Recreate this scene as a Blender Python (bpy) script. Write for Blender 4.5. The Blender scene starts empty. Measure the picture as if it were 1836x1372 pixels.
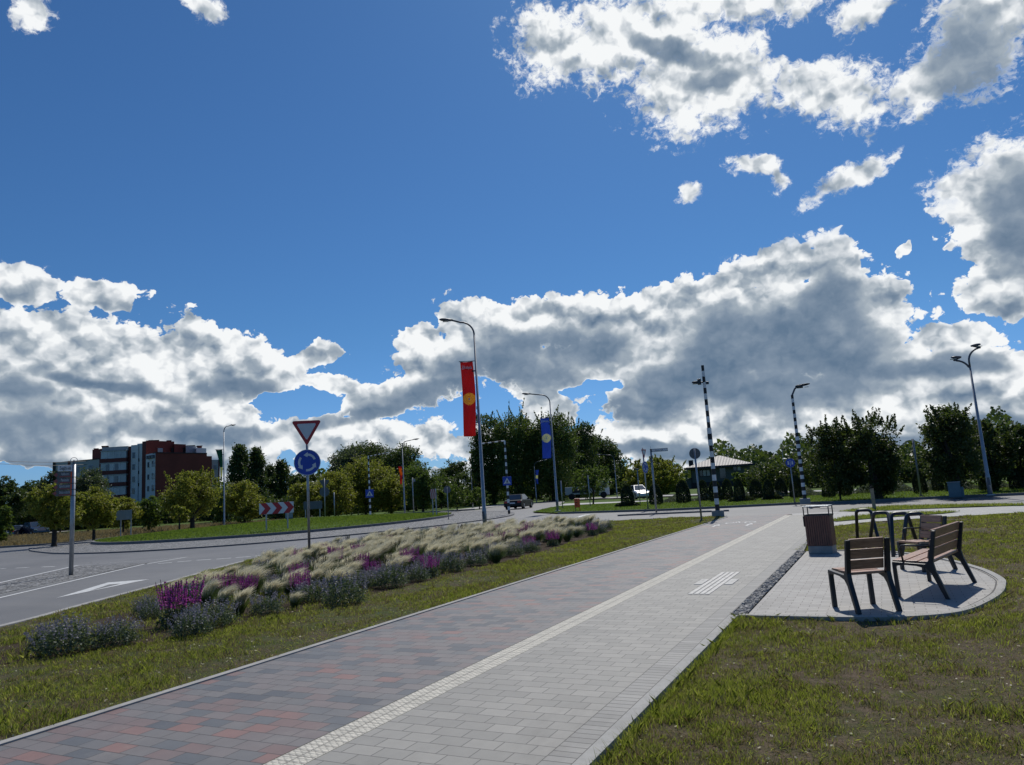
import bpy, bmesh, math, random
import numpy as np
from mathutils import Vector, Matrix
random.seed(7); rng = np.random.default_rng(11)
C = bpy.context.scene.collection
scene = bpy.context.scene
rad = math.radians

# ------------------------------------------------------------------ camera
F_PX, W_PX, H_PX, EYE = 1300.0, 1836, 1372, 1.6
cam_d = bpy.data.cameras.new("camera"); cam = bpy.data.objects.new("camera", cam_d); C.objects.link(cam)
cam_d.sensor_width = 36; cam_d.lens = 36 * F_PX / W_PX
cam_d.clip_start = 0.05; cam_d.clip_end = 5000
RM = Matrix.Rotation(rad(26.5), 3, 'Z') @ Matrix.Rotation(rad(90 + 8.58), 3, 'X') @ Matrix.Rotation(rad(-3.7), 3, 'Z')
cam.matrix_world = Matrix.Translation((0, 0, EYE)) @ RM.to_4x4()
scene.camera = cam
scene.render.resolution_x, scene.render.resolution_y = 1024, 765
scene.view_settings.view_transform = 'Standard'; scene.view_settings.look = 'None'
scene.view_settings.exposure = 0.06; scene.view_settings.gamma = 1.0
scene.view_settings.use_curve_mapping = False
scene.cycles.max_bounces = 6; scene.cycles.transparent_max_bounces = 8; scene.cycles.diffuse_bounces = 3

def ray(px, py):
    return (RM @ Vector(((px - 918) / F_PX, -(py - 686) / F_PX, -1))).normalized()
def g(px, py, z=0.0):                      # point of the ground plane seen at a photo pixel
    d = ray(px, py); t = (z - EYE) / d.z
    return Vector((d.x * t, d.y * t, z))
def pd(px, py, D, z=0.0):                  # point at horizontal distance D on the bearing of a pixel
    d = ray(px, py); n = math.hypot(d.x, d.y)
    return Vector((d.x / n * D, d.y / n * D, z))
def zat(px, py, D):                        # height above ground of a pixel at distance D
    d = ray(px, py); return EYE + d.z / math.hypot(d.x, d.y) * D
def mpp(px, py, D):                        # metres per photo pixel across the view at distance D
    t = (px - 918) / F_PX
    return D / F_PX / (1 + t * t)
def bearing(px, py=880):                   # angle (about z) that turns local +X across the view
    d = ray(px, py); return math.atan2(d.y, d.x) - math.pi / 2

# ------------------------------------------------------------------ sun and sky
SUN_EL, SUN_AZ = 52.0, 8.5                 # azimuth: degrees left of +Y
sd = bpy.data.lights.new("sun", 'SUN'); sd.energy = 3.6; sd.angle = rad(0.5); sd.color = (1.0, 0.95, 0.87)
sun = bpy.data.objects.new("sun", sd); C.objects.link(sun)
sun.rotation_euler = (-rad(90 - SUN_EL), 0, rad(SUN_AZ)); sun.location = (0, 0, 60)

world = bpy.data.worlds.new("World"); scene.world = world; world.use_nodes = True
wt = world.node_tree; wt.nodes.clear()
def nd(t, typ, **kw):
    n = t.nodes.new(typ)
    for k, v in kw.items():
        if k == 'ins':
            for a, b in v.items():
                if isinstance(b, bpy.types.NodeSocket): t.links.new(b, n.inputs[a])
                else: n.inputs[a].default_value = b
        else: setattr(n, k, v)
    return n
def m(t, op, a, b=0.0, c=0.0, clamp=False):
    return nd(t, 'ShaderNodeMath', operation=op, use_clamp=clamp, ins={0: a, 1: b, 2: c}).outputs[0]
def vm(t, op, a, b=(0, 0, 0), c=(0, 0, 0)):
    n = nd(t, 'ShaderNodeVectorMath', operation=op, ins={0: a, 1: b, 2: c})
    return n.outputs['Value'] if op in ('LENGTH', 'DOT_PRODUCT') else n.outputs[0]
def mixc(t, fac, a, b):
    n = t.nodes.new('ShaderNodeMix'); n.data_type = 'RGBA'
    for i, v in ((0, fac), (6, a), (7, b)):
        if isinstance(v, bpy.types.NodeSocket): t.links.new(v, n.inputs[i])
        else: n.inputs[i].default_value = v if i == 0 else (*v, 1) if len(v) == 3 else v
    return n.outputs[2]
def sstep(t, x, a, b, lo=0.0, hi=1.0):
    return nd(t, 'ShaderNodeMapRange', interpolation_type='SMOOTHSTEP',
              ins={'Value': x, 'From Min': a, 'From Max': b, 'To Min': lo, 'To Max': hi}).outputs[0]

def azel(px, py):
    d = ray(px, py); return math.degrees(math.atan2(d.x, d.y)), math.degrees(math.asin(d.z))
def blobs(t, vec, lst, k=0.16):
    cur = None; base = vec
    for i, b in enumerate(lst):
        if i % 8 == 0 and i: vec = vm(t, 'MULTIPLY_ADD', cur, (1e-7, 1e-7, 0), base)   # keeps the shader's stack short
        px, py, rx, ry = b[:4]; r = b[4] if len(b) > 4 else 0
        u, v = azel(px, py)
        mp = nd(t, 'ShaderNodeMapping', vector_type='TEXTURE', ins={'Vector': vec})
        mp.inputs['Location'].default_value = (u, v, 0)
        mp.inputs['Rotation'].default_value = (0, 0, rad(r - 3.7))
        # one degree of azimuth shrinks towards the zenith
        mp.inputs['Scale'].default_value = (rx / 22.7 / math.cos(rad(v)), ry / 22.7, 1)
        l = vm(t, 'LENGTH', mp.outputs[0])
        cur = l if cur is None else m(t, 'SMOOTH_MIN', cur, l, k)
    return m(t, 'SUBTRACT', 1.0, cur)

tc = nd(wt, 'ShaderNodeTexCoord')
sep = nd(wt, 'ShaderNodeSeparateXYZ', ins={0: tc.outputs['Generated']})
az = m(wt, 'MULTIPLY', m(wt, 'ARCTAN2', sep.outputs[0], sep.outputs[1]), 57.2958)
el = m(wt, 'MULTIPLY', m(wt, 'ARCSINE', sep.outputs[2]), 57.2958)
P0 = nd(wt, 'ShaderNodeCombineXYZ', ins={0: az, 1: el, 2: 0.0}).outputs[0]
# domain warp so that no edge is an ellipse
w1 = nd(wt, 'ShaderNodeTexNoise', ins={'Vector': P0, 'Scale': 0.22, 'Detail': 3.0, 'Roughness': 0.55})
w2 = nd(wt, 'ShaderNodeTexNoise', ins={'Vector': P0, 'Scale': 1.1, 'Detail': 2.0, 'Roughness': 0.5})
o1 = vm(wt, 'MULTIPLY', vm(wt, 'SUBTRACT', w1.outputs['Color'], (.5, .5, .5)), (2.6, 1.9, 0))
o2 = vm(wt, 'MULTIPLY', vm(wt, 'SUBTRACT', w2.outputs['Color'], (.5, .5, .5)), (0.9, 0.7, 0))
PW = vm(wt, 'ADD', vm(wt, 'ADD', P0, o1), o2)
PN = vm(wt, 'ADD', P0, o2)
CLOUDS = [
 (990,80,90,75),(1110,65,125,95),(1230,155,135,95),(1320,140,95,90),(1330,5,200,48),(1500,165,80,62,-25),(1545,25,58,30,15),
 (1745,50,90,115,-25),(1805,0,110,60),(1670,145,75,52,40),
 (1235,347,24,16),(1352,292,60,20,-12),(1392,322,26,20,60),(1525,320,85,22,22),(1617,450,18,10,30),
 (1815,335,105,98),(1735,325,60,32),(1836,420,90,70),(1810,510,80,60),
 (62,20,34,28,60),(365,8,32,20,-20),(30,505,66,38),(185,528,56,28),
 (-20,610,120,70),(170,650,250,88,-4),(400,655,170,72,-12),(570,640,62,26,8),(600,692,85,20,-4),(150,760,290,100),(400,740,95,80),
 (1330,565,160,85),(1180,590,150,75),(900,615,140,75),(1250,140,160,95),(1480,165,110,62,-20),(1120,62,150,92),
 (750,605,50,28,20),(850,580,90,55),(800,655,105,70),(1010,575,210,62),(1010,650,210,70),(1235,548,90,50,15),
 (1310,515,75,50,25),(1395,478,75,46,20),(1495,480,55,55),(1500,545,95,75),(1590,545,42,60),(1400,610,250,100),
 (700,715,110,40,15),(1560,650,130,48),(1710,605,80,34),(1720,665,170,50),(1470,715,380,50),(1150,715,95,60),
 (985,730,70,45,-10),(1280,690,170,50),(1560,700,210,60),(1190,655,130,45),(1330,800,260,50),(330,770,190,60),(620,785,240,42),(950,805,200,45),(1300,780,330,62),(1700,770,220,70),
 (37,845,38,11,-8),(280,840,260,50),(950,865,500,40),(1550,850,500,46),
 # clouds elsewhere in the sky, outside this view
 (-900,500,260,110),(-500,250,180,90),(2500,500,240,120),(2900,150,240,130),(-700,760,420,60),(2600,760,420,70),
]
HOLES = [(1062,696,58,16,4),(535,722,74,26),(640,660,34,18),(1440,76,55,28,-10),(40,850,60,20)]
DARK = [
 (905,665,140,50,5),(1010,620,150,42),(790,705,130,36,14),(1240,685,140,50),(1335,625,125,95),(1440,640,170,80),(1490,560,66,80),
 (1400,700,200,38),(1650,660,120,24),(1140,735,130,28),(60,775,90,36),(370,775,130,20),(190,690,90,12,-4),
 (1730,95,75,66,-35),(1836,380,50,90),(1200,805,180,18),(670,740,100,17,12),(1200,95,80,18,-25),(1280,145,60,16),(60,860,120,40),(1050,800,120,10),(430,700,80,20),(1780,760,60,16),(0,700,60,24),(1560,790,120,16),
]
FB = blobs(wt, PW, CLOUDS)
FH = blobs(wt, vm(wt, 'MULTIPLY_ADD', FB, (1e-7, 1e-7, 0), PW), HOLES)
FD = blobs(wt, vm(wt, 'MULTIPLY_ADD', FH, (1e-7, 1e-7, 0), PW), DARK, 0.3)
FB = m(wt, 'SUBTRACT', FB, m(wt, 'MULTIPLY', m(wt, 'MAXIMUM', FH, 0.0), 1.6))
def fbm(vec, sc, det, ro=0.52, off=(0, 0, 0)):
    v = vm(wt, 'MULTIPLY_ADD', vec, (0.9, 1.15, 1), off)
    return nd(wt, 'ShaderNodeTexNoise', noise_dimensions='2D', ins={'Vector': v, 'Scale': sc, 'Detail': det, 'Roughness': ro}).outputs[0]
def puff(vec, sc, det):
    v = vm(wt, 'MULTIPLY', vec, (0.9, 1.1, 1))
    d = nd(wt, 'ShaderNodeTexVoronoi', voronoi_dimensions='2D', feature='F1', ins={'Vector': v, 'Scale': sc, 'Detail': det, 'Roughness': 0.6, 'Lacunarity': 2.1}).outputs[0]
    return m(wt, 'SUBTRACT', 0.45, d)
high = sstep(wt, el, 15.0, 21.0)                        # the near clouds overhead are ragged, the far ones crisp
A9 = m(wt, 'SUBTRACT', fbm(PN, 0.26, 9.0, 0.55), 0.5)
V3 = puff(PN, 0.8, 3.0)
def hgt(vec): return m(wt, 'ADD', m(wt, 'MULTIPLY', fbm(vec, 0.26, 4.0, 0.5), 1.0), m(wt, 'MULTIPLY', puff(vec, 0.55, 1.6), 0.22))
H1 = hgt(PN); H2 = hgt(vm(wt, 'ADD', PN, (0.30, 0.85, 0)))
wisp = m(wt, 'SUBTRACT', fbm(PN, 1.3, 7.0, 0.68), 0.5)
T = m(wt, 'ADD', FB, m(wt, 'ADD', m(wt, 'MULTIPLY', A9, 1.25), m(wt, 'MULTIPLY', V3, m(wt, 'SUBTRACT', 0.42, m(wt, 'MULTIPLY', high, 0.36)))))
T = m(wt, 'ADD', T, m(wt, 'MULTIPLY', m(wt, 'MULTIPLY', wisp, 1.5), high))
T = m(wt, 'ADD', T, m(wt, 'SUBTRACT', 0.11, m(wt, 'MULTIPLY', high, 0.24)))
T = m(wt, 'ADD', T, sstep(wt, FB, -0.50, -0.10, -0.5, 0.0)); T = m(wt, 'ADD', T, m(wt, 'MULTIPLY', sstep(wt, FB, 0.10, 0.45, 0.0, 0.22), m(wt, 'SUBTRACT', 1.0, m(wt, 'MULTIPLY', high, 0.8))))
alpha = m(wt, 'ADD', m(wt, 'MULTIPLY', sstep(wt, T, 0.0, 0.11), m(wt, 'SUBTRACT', 1.0, high)), m(wt, 'MULTIPLY', sstep(wt, T, -0.12, 0.42), high))
# thin rims shine, thick middles are grey; faces turned to the sun are brighter
relief = m(wt, 'MULTIPLY', m(wt, 'SUBTRACT', H1, H2), 1.9)
relief = m(wt, 'MULTIPLY', relief, sstep(wt, FD, -0.2, 0.5, 1.0, 0.35))
depth = m(wt, 'MULTIPLY', sstep(wt, T, 0.04, 0.60), m(wt, 'SUBTRACT', 1.0, m(wt, 'MULTIPLY', high, 0.7)))
dark = sstep(wt, m(wt, 'ADD', FD, m(wt, 'MULTIPLY', m(wt, 'SUBTRACT', H1, 0.5), 1.3)), -0.30, 0.50)
dark = m(wt, 'MULTIPLY', dark, sstep(wt, T, 0.02, 0.30, 0.25, 1.0))
big = sstep(wt, w1.outputs[0], 0.35, 0.65, 0.7, 1.2)
shade = m(wt, 'ADD', m(wt, 'MULTIPLY', m(wt, 'MULTIPLY', depth, big), 0.22), m(wt, 'MULTIPLY', dark, 0.60))
shade = m(wt, 'SUBTRACT', shade, m(wt, 'ADD', relief, m(wt, 'MULTIPLY', V3, 0.10)), clamp=True)
ramp = nd(wt, 'ShaderNodeValToRGB', ins={0: shade})
cr = ramp.color_ramp; cr.interpolation = 'LINEAR'
cr.elements[0].position = 0; cr.elements[0].color = (0.88, 0.90, 0.91, 1)
cr.elements[1].position = 1; cr.elements[1].color = (0.115, 0.18, 0.27, 1)
for p_, c_ in ((0.2, (0.63, 0.67, 0.71)), (0.42, (0.36, 0.42, 0.48)), (0.7, (0.21, 0.275, 0.36))):
    e = cr.elements.new(p_); e.color = (*c_, 1)
sky = nd(wt, 'ShaderNodeTexSky', sky_type='NISHITA', sun_disc=False, sun_elevation=rad(SUN_EL), sun_rotation=rad(-SUN_AZ),
         altitude=0, air_density=1.0, dust_density=0.3, ozone_density=3.0)
SKY_K = 0.10
cl = vm(wt, 'SCALE', ramp.outputs[0]); wt.nodes[-1].inputs['Scale'].default_value = 1.0 / SKY_K
low = sstep(wt, el, -2.0, 14.0, 1.0, 0.0)
skyc = vm(wt, 'MULTIPLY', sky.outputs[0], mixc(wt, low, (0.285, 0.515, 0.735), (0.33, 0.545, 0.95)))
mixs = mixc(wt, alpha, skyc, cl)
bg = nd(wt, 'ShaderNodeBackground', ins={'Color': mixs, 'Strength': SKY_K})
out = nd(wt, 'ShaderNodeOutputWorld', ins={'Surface': bg.outputs[0]})
world.cycles.sampling_method = 'MANUAL'; world.cycles.sample_map_resolution = 512

# ------------------------------------------------------------------ materials
MATS = {}
def newmat(name):
    mt = bpy.data.materials.new(name); mt.use_nodes = True; MATS[name] = mt
    t = mt.node_tree; b = t.nodes['Principled BSDF']
    return mt, t, b
def pm(name, col, rough=0.6, metal=0.0, var=0.0, scale=8.0, bump=0.0, bscale=60.0, col2=None, spec=0.5, coat=0.0):
    mt, t, b = newmat(name)
    b.inputs['Roughness'].default_value = rough; b.inputs['Metallic'].default_value = metal
    b.inputs['Specular IOR Level'].default_value = spec; b.inputs['Coat Weight'].default_value = coat
    co = nd(t, 'ShaderNodeTexCoord').outputs['Object']
    n = nd(t, 'ShaderNodeTexNoise', ins={'Vector': co, 'Scale': scale, 'Detail': 5.0, 'Roughness': 0.65})
    c2 = col2 or tuple(c * (1 - var) for c in col)
    f = sstep(t, n.outputs[0], 0.3, 0.7)
    t.links.new(mixc(t, f, col, c2), b.inputs['Base Color'])
    if bump:
        n2 = nd(t, 'ShaderNodeTexNoise', ins={'Vector': co, 'Scale': bscale, 'Detail': 4.0})
        bp = nd(t, 'ShaderNodeBump', ins={'Height': n2.outputs[0], 'Strength': bump, 'Distance': 0.02})
        t.links.new(bp.outputs[0], b.inputs['Normal'])
    return mt
def leafmat(name, c1, c2, trans=0.45, scale=0.5, c3=None, tint=(0.22, 0.3, 0.03), tf=0.35):
    mt = bpy.data.materials.new(name); mt.use_nodes = True; MATS[name] = mt
    t = mt.node_tree; t.nodes.clear()
    geo = nd(t, 'ShaderNodeNewGeometry')
    n = nd(t, 'ShaderNodeTexNoise', ins={'Vector': geo.outputs['Position'], 'Scale': scale, 'Detail': 3.0})
    n2 = nd(t, 'ShaderNodeTexNoise', ins={'Vector': geo.outputs['Position'], 'Scale': scale * 14, 'Detail': 1.0})
    f = m(t, 'ADD', m(t, 'MULTIPLY', sstep(t, n.outputs[0], .35, .65), 0.5), m(t, 'MULTIPLY', sstep(t, n2.outputs[0], .3, .7), 0.5))
    c = mixc(t, f, c1, c2)
    if c3: c = mixc(t, sstep(t, n2.outputs[0], .56, .7), c, c3)
    d = nd(t, 'ShaderNodeBsdfPrincipled', ins={'Base Color': c, 'Roughness': 0.55, 'Specular IOR Level': 0.35})
    tr = nd(t, 'ShaderNodeBsdfTranslucent', ins={'Color': mixc(t, tf, c, tint)})
    mx = nd(t, 'ShaderNodeMixShader', ins={0: trans, 1: d.outputs[0], 2: tr.outputs[0]})
    nd(t, 'ShaderNodeOutputMaterial', ins={'Surface': mx.outputs[0]})
    return mt

pm('galv', (0.36, 0.38, 0.40), 0.42, 0.6, 0.2, 6); pm('galv_dark', (0.10, 0.11, 0.13), 0.45, 0.5, 0.2, 6)
pm('steel_black', (0.012, 0.016, 0.022), 0.42, 0.0, 0.2, 20, spec=0.5)
pm('rack_blue', (0.012, 0.022, 0.035), 0.38, 0.0, 0.2, 20)
pm('white_paint', (0.75, 0.76, 0.76), 0.5, 0, 0.15, 4); pm('black_paint', (0.012, 0.012, 0.014), 0.5, 0, 0.2, 4)
pm('sign_white', (0.62, 0.64, 0.66), 0.45, 0, 0.06, 3); pm('sign_red', (0.42, 0.012, 0.018), 0.4, 0, 0.1, 3)
pm('sign_blue', (0.012, 0.06, 0.42), 0.4, 0, 0.1, 3); pm('sign_back', (0.13, 0.14, 0.155), 0.55, 0.3, 0.15, 3)
pm('sign_black', (0.01, 0.01, 0.01), 0.5); pm('orange_paint', (0.72, 0.10, 0.015), 0.5, 0, 0.1, 5)
pm('concrete', (0.34, 0.335, 0.32), 0.85, 0, 0.22, 5, 0.3, 90); pm('concrete_light', (0.36, 0.355, 0.335), 0.85, 0, 0.2, 7, 0.25, 90)
pm('kerb_dark', (0.17, 0.17, 0.175), 0.85, 0, 0.25, 3, 0.3, 60)

pm('marking', (0.62, 0.63, 0.62), 0.6, 0, 0.28, 9, 0.2, 150)
pm('bark', (0.055, 0.045, 0.036), 0.95, 0, 0.5, 9, 0.8, 30); pm('brick', (0.19, 0.042, 0.028), 0.9, 0, 0.22, 0.35, 0.1, 20)
pm('render_grey', (0.36, 0.37, 0.37), 0.9, 0, 0.12, 0.5); pm('render_white', (0.62, 0.63, 0.63), 0.9, 0, 0.12, 0.4)
pm('brown_trim', (0.12, 0.03, 0.024), 0.8, 0, 0.2, 0.6); pm('black_cap', (0.012, 0.012, 0.013), 0.7)
pm('glass_dark', (0.03, 0.045, 0.07), 0.08, 0, 0.4, 0.7, spec=0.8); pm('glass_pale', (0.42, 0.45, 0.46), 0.15, 0, 0.4, 0.45, spec=0.6)
pm('house_wall', (0.10, 0.115, 0.11), 0.85, 0, 0.1, 0.5); pm('house_trim', (0.012, 0.014, 0.018), 0.6)
pm('car_black', (0.006, 0.009, 0.010), 0.4, 0.0, 0.1, 3, spec=0.3); pm('car_white', (0.5, 0.51, 0.52), 0.25, 0, 0.05, 3, coat=0.8)
pm('car_navy', (0.02, 0.025, 0.045), 0.25, 0.2, 0.1, 3, coat=0.8); pm('tyre', (0.012, 0.012, 0.012), 0.9); pm('tail_red', (0.4, 0.02, 0.015), 0.3)
pm('lamp_glass', (0.6, 0.62, 0.6), 0.2); pm('banner_red', (0.42, 0.028, 0.035), 0.75, 0, 0.25, 2.5); pm('banner_blue', (0.035, 0.085, 0.36), 0.75, 0, 0.25, 2.5)
pm('banner_green', (0.03, 0.13, 0.09), 0.75, 0, 0.3, 2); pm('gold', (0.62, 0.40, 0.055), 0.6, 0, 0.25, 8); pm('pale_gold', (0.50, 0.52, 0.22), 0.6, 0, 0.2, 8)
pm('banner_orange', (0.75, 0.28, 0.03), 0.7); pm('plate_grey', (0.10, 0.105, 0.11), 0.5, 0, 0.2, 3); pm('plate_red', (0.25, 0.07, 0.06), 0.5)
pm('cabinet', (0.10, 0.17, 0.20), 0.6, 0, 0.15, 3); pm('cabinet_pale', (0.28, 0.31, 0.34), 0.6, 0, 0.15, 3); pm('post_wood', (0.30, 0.25, 0.19), 0.8, 0, 0.25, 6)
pm('wire', (0.02, 0.02, 0.02), 0.6)

def asphaltmat():
    mt, t, b = newmat('asphalt'); b.inputs['Roughness'].default_value = 0.62
    co = nd(t, 'ShaderNodeTexCoord').outputs['Object']
    a = nd(t, 'ShaderNodeTexNoise', ins={'Vector': co, 'Scale': 0.25, 'Detail': 6.0, 'Roughness': 0.65}).outputs[0]
    f = nd(t, 'ShaderNodeTexNoise', ins={'Vector': co, 'Scale': 90.0, 'Detail': 3.0, 'Roughness': 0.8}).outputs[0]
    st = nd(t, 'ShaderNodeTexNoise', ins={'Vector': vm(t, 'MULTIPLY', co, (0.25, 1.6, 1)), 'Scale': 0.8, 'Detail': 5.0}).outputs[0]
    c = mixc(t, sstep(t, a, .32, .68), (0.092, 0.094, 0.098), (0.135, 0.136, 0.138))
    c = mixc(t, sstep(t, st, .5, .75, 0, .5), c, (0.16, 0.158, 0.15))
    c = mixc(t, sstep(t, f, .4, .75, 0, .55), c, (0.24, 0.235, 0.225))
    v = nd(t, 'ShaderNodeTexVoronoi', feature='DISTANCE_TO_EDGE', ins={'Vector': vm(t, 'ADD', co, vm(t, 'SCALE', nd(t, 'ShaderNodeTexNoise', ins={'Vector': co, 'Scale': 1.2, 'Detail': 4.0}).outputs['Color'])), 'Scale': 0.16}).outputs['Distance']
    ck = m(t, 'MULTIPLY', sstep(t, v, 0.0015, 0.004, 1, 0), sstep(t, a, .5, .6))
    t.links.new(mixc(t, m(t, 'MULTIPLY', ck, 0.7), c, (0.035, 0.035, 0.035)), b.inputs['Base Color'])
    bp = nd(t, 'ShaderNodeBump', ins={'Height': f, 'Strength': 0.4, 'Distance': 0.01}); t.links.new(bp.outputs[0], b.inputs['Normal'])
asphaltmat()
def woodmat(name, c1, c2, stretch):
    mt, t, b = newmat(name); b.inputs['Roughness'].default_value = 0.42; b.inputs['Specular IOR Level'].default_value = 0.6
    co = nd(t, 'ShaderNodeTexCoord').outputs['Object']
    v = vm(t, 'MULTIPLY', co, stretch)
    n = nd(t, 'ShaderNodeTexNoise', ins={'Vector': v, 'Scale': 14.0, 'Detail': 6.0, 'Roughness': 0.6, 'Distortion': 0.6})
    t.links.new(mixc(t, sstep(t, n.outputs[0], .3, .7), c1, c2), b.inputs['Base Color'])
    bp = nd(t, 'ShaderNodeBump', ins={'Height': n.outputs[0], 'Strength': 0.25, 'Distance': 0.01}); t.links.new(bp.outputs[0], b.inputs['Normal'])
woodmat('slat_wood', (0.40, 0.215, 0.13), (0.21, 0.105, 0.06), (0.5, 4, 4)); woodmat('bin_wood', (0.20, 0.075, 0.05), (0.09, 0.035, 0.026), (5, 5, 0.4))

def brickmat(name, bw, bh, mortar, stops, rough=0.7, offset=0.5, tone=0.15, mcol=(0.05, 0.05, 0.05), rot=0.0, lowf=0.0, bumpd=0.004, loc=(0, 0, 0)):
    mt, t, b = newmat(name)
    co = nd(t, 'ShaderNodeTexCoord').outputs['Object']
    mp = nd(t, 'ShaderNodeMapping', ins={'Vector': co}); mp.inputs['Rotation'].default_value = (0, 0, rot); mp.inputs['Location'].default_value = loc
    br = nd(t, 'ShaderNodeTexBrick', offset=offset, offset_frequency=2, ins={'Vector': mp.outputs[0], 'Color1': (0, 0, 0, 1), 'Color2': (1, 1, 1, 1), 'Mortar': (0.5, 0.5, 0.5, 1),
            'Scale': 1.0, 'Mortar Size': mortar, 'Mortar Smooth': 0.2, 'Bias': 0.0, 'Brick Width': bw, 'Row Height': bh})
    low = nd(t, 'ShaderNodeTexNoise', ins={'Vector': co, 'Scale': 0.9, 'Detail': 2.0})
    v = nd(t, 'ShaderNodeSeparateColor', ins={0: br.outputs[0]}).outputs[0]
    v = m(t, 'ADD', v, m(t, 'MULTIPLY', m(t, 'SUBTRACT', low.outputs[0], 0.5), lowf), clamp=True)
    rp = nd(t, 'ShaderNodeValToRGB', ins={0: v}); r = rp.color_ramp
    r.elements[0].position = stops[0][0]; r.elements[0].color = (*stops[0][1], 1)
    r.elements[1].position = stops[-1][0]; r.elements[1].color = (*stops[-1][1], 1)
    for p_, c_ in stops[1:-1]: r.elements.new(p_).color = (*c_, 1)
    cl_ = nd(t, 'ShaderNodeTexNoise', ins={'Vector': co, 'Scale': 6.0, 'Detail': 5.0, 'Roughness': 0.7})
    fi = nd(t, 'ShaderNodeTexNoise', ins={'Vector': co, 'Scale': 160.0, 'Detail': 3.0})
    k = m(t, 'ADD', 1.0 - tone, m(t, 'MULTIPLY', cl_.outputs[0], tone * 1.4)); k = m(t, 'ADD', k, m(t, 'MULTIPLY', fi.outputs[0], tone * 0.6))
    c = vm(t, 'MULTIPLY', rp.outputs[0], nd(t, 'ShaderNodeCombineXYZ', ins={0: k, 1: k, 2: k}).outputs[0])
    st = nd(t, 'ShaderNodeTexNoise', ins={'Vector': co, 'Scale': 1.7, 'Detail': 6.0, 'Roughness': 0.75})
    c = mixc(t, sstep(t, st.outputs[0], .56, .72, 0, .24), c, (0.27, 0.25, 0.215))
    dk = nd(t, 'ShaderNodeTexNoise', ins={'Vector': vm(t, 'MULTIPLY', co, (1.0, 0.35, 1)), 'Scale': 1.1, 'Detail': 7.0, 'Roughness': 0.7})
    c = mixc(t, sstep(t, dk.outputs[0], .54, .74, 0, .30), c, (0.085, 0.08, 0.07))
    c = mixc(t, br.outputs['Fac'], c, mcol)
    t.links.new(c, b.inputs['Base Color']); b.inputs['Roughness'].default_value = rough
    hgt = m(t, 'ADD', m(t, 'SUBTRACT', 1.0, br.outputs['Fac']), m(t, 'MULTIPLY', fi.outputs[0], 0.25))
    bp = nd(t, 'ShaderNodeBump', ins={'Height': hgt, 'Strength': 0.7, 'Distance': bumpd}); t.links.new(bp.outputs[0], b.inputs['Normal'])
    return mt
brickmat('pave_bike', 0.235, 0.153, 0.0035, [(0.0, (0.072, 0.080, 0.092)), (0.2, (0.105, 0.112, 0.120)), (0.45, (0.145, 0.138, 0.135)), (0.66, (0.158, 0.14, 0.136)), (0.8, (0.152, 0.124, 0.120)), (0.95, (0.170, 0.112, 0.104)), (1.0, (0.205, 0.118, 0.104))],
         0.6, 0.42, 0.30, (0.035, 0.032, 0.03), lowf=0.6)
brickmat('pave_grey', 0.235, 0.153, 0.0035, [(0, (0.22, 0.216, 0.197)), (0.5, (0.25, 0.244, 0.222)), (1, (0.275, 0.267, 0.242))], 0.65, 0.38, 0.22, (0.09, 0.085, 0.08), lowf=0.3)
brickmat('pave_border', 0.25, 0.083, 0.004, [(0, (0.22, 0.218, 0.205)), (1, (0.285, 0.28, 0.262))], 0.7, 0.0, 0.22, (0.07, 0.068, 0.065), lowf=0.3, loc=(2.05, 0, 0))
brickmat('pave_pad', 0.22, 0.105, 0.0035, [(0, (0.27, 0.262, 0.245)), (1, (0.34, 0.33, 0.31))], 0.7, 0.5, 0.28, (0.11, 0.1, 0.09), lowf=0.4)
brickmat('pave_far', 0.235, 0.153, 0.004, [(0, (0.30, 0.30, 0.29)), (1, (0.36, 0.36, 0.345))], 0.7, 0.5, 0.2, (0.2, 0.2, 0.19))
brickmat('brick_band', 0.5, 0.16, 0.01, [(0, (0.085, 0.018, 0.015)), (1, (0.12, 0.026, 0.021))], 0.9, 0.5, 0.2, (0.08, 0.03, 0.025))

def tactile():
    mt, t, b = newmat('tactile'); b.inputs['Roughness'].default_value = 0.7
    co = nd(t, 'ShaderNodeTexCoord').outputs['Object']
    br = nd(t, 'ShaderNodeTexBrick', offset=0.0, ins={'Vector': co, 'Color1': (0, 0, 0, 1), 'Color2': (1, 1, 1, 1), 'Scale': 1.0, 'Mortar Size': 0.004, 'Brick Width': 0.25, 'Row Height': 0.097})
    v = vm(t, 'MULTIPLY', co, (16.0, 20.6, 1)); fr = vm(t, 'FRACTION', v)
    l = vm(t, 'LENGTH', vm(t, 'MULTIPLY', vm(t, 'SUBTRACT', fr, (.5, .5, 0)), (1, 1, 0)))
    dot = sstep(t, l, 0.22, 0.34, 1, 0)
    n = nd(t, 'ShaderNodeTexNoise', ins={'Vector': co, 'Scale': 12.0, 'Detail': 5.0})
    c = mixc(t, sstep(t, n.outputs[0], .35, .65), (0.60, 0.57, 0.49), (0.47, 0.45, 0.39))
    ring = m(t, 'MULTIPLY', sstep(t, l, 0.30, 0.40), sstep(t, l, 0.42, 0.52, 1, 0))
    c = mixc(t, m(t, 'MULTIPLY', ring, 0.75), c, (0.20, 0.19, 0.16))
    c = mixc(t, br.outputs['Fac'], c, (0.16, 0.15, 0.13)); t.links.new(c, b.inputs['Base Color'])
    h = m(t, 'SUBTRACT', dot, m(t, 'MULTIPLY', br.outputs['Fac'], 0.8))
    bp = nd(t, 'ShaderNodeBump', ins={'Height': h, 'Strength': 0.8, 'Distance': 0.006}); t.links.new(bp.outputs[0], b.inputs['Normal'])
tactile()

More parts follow.
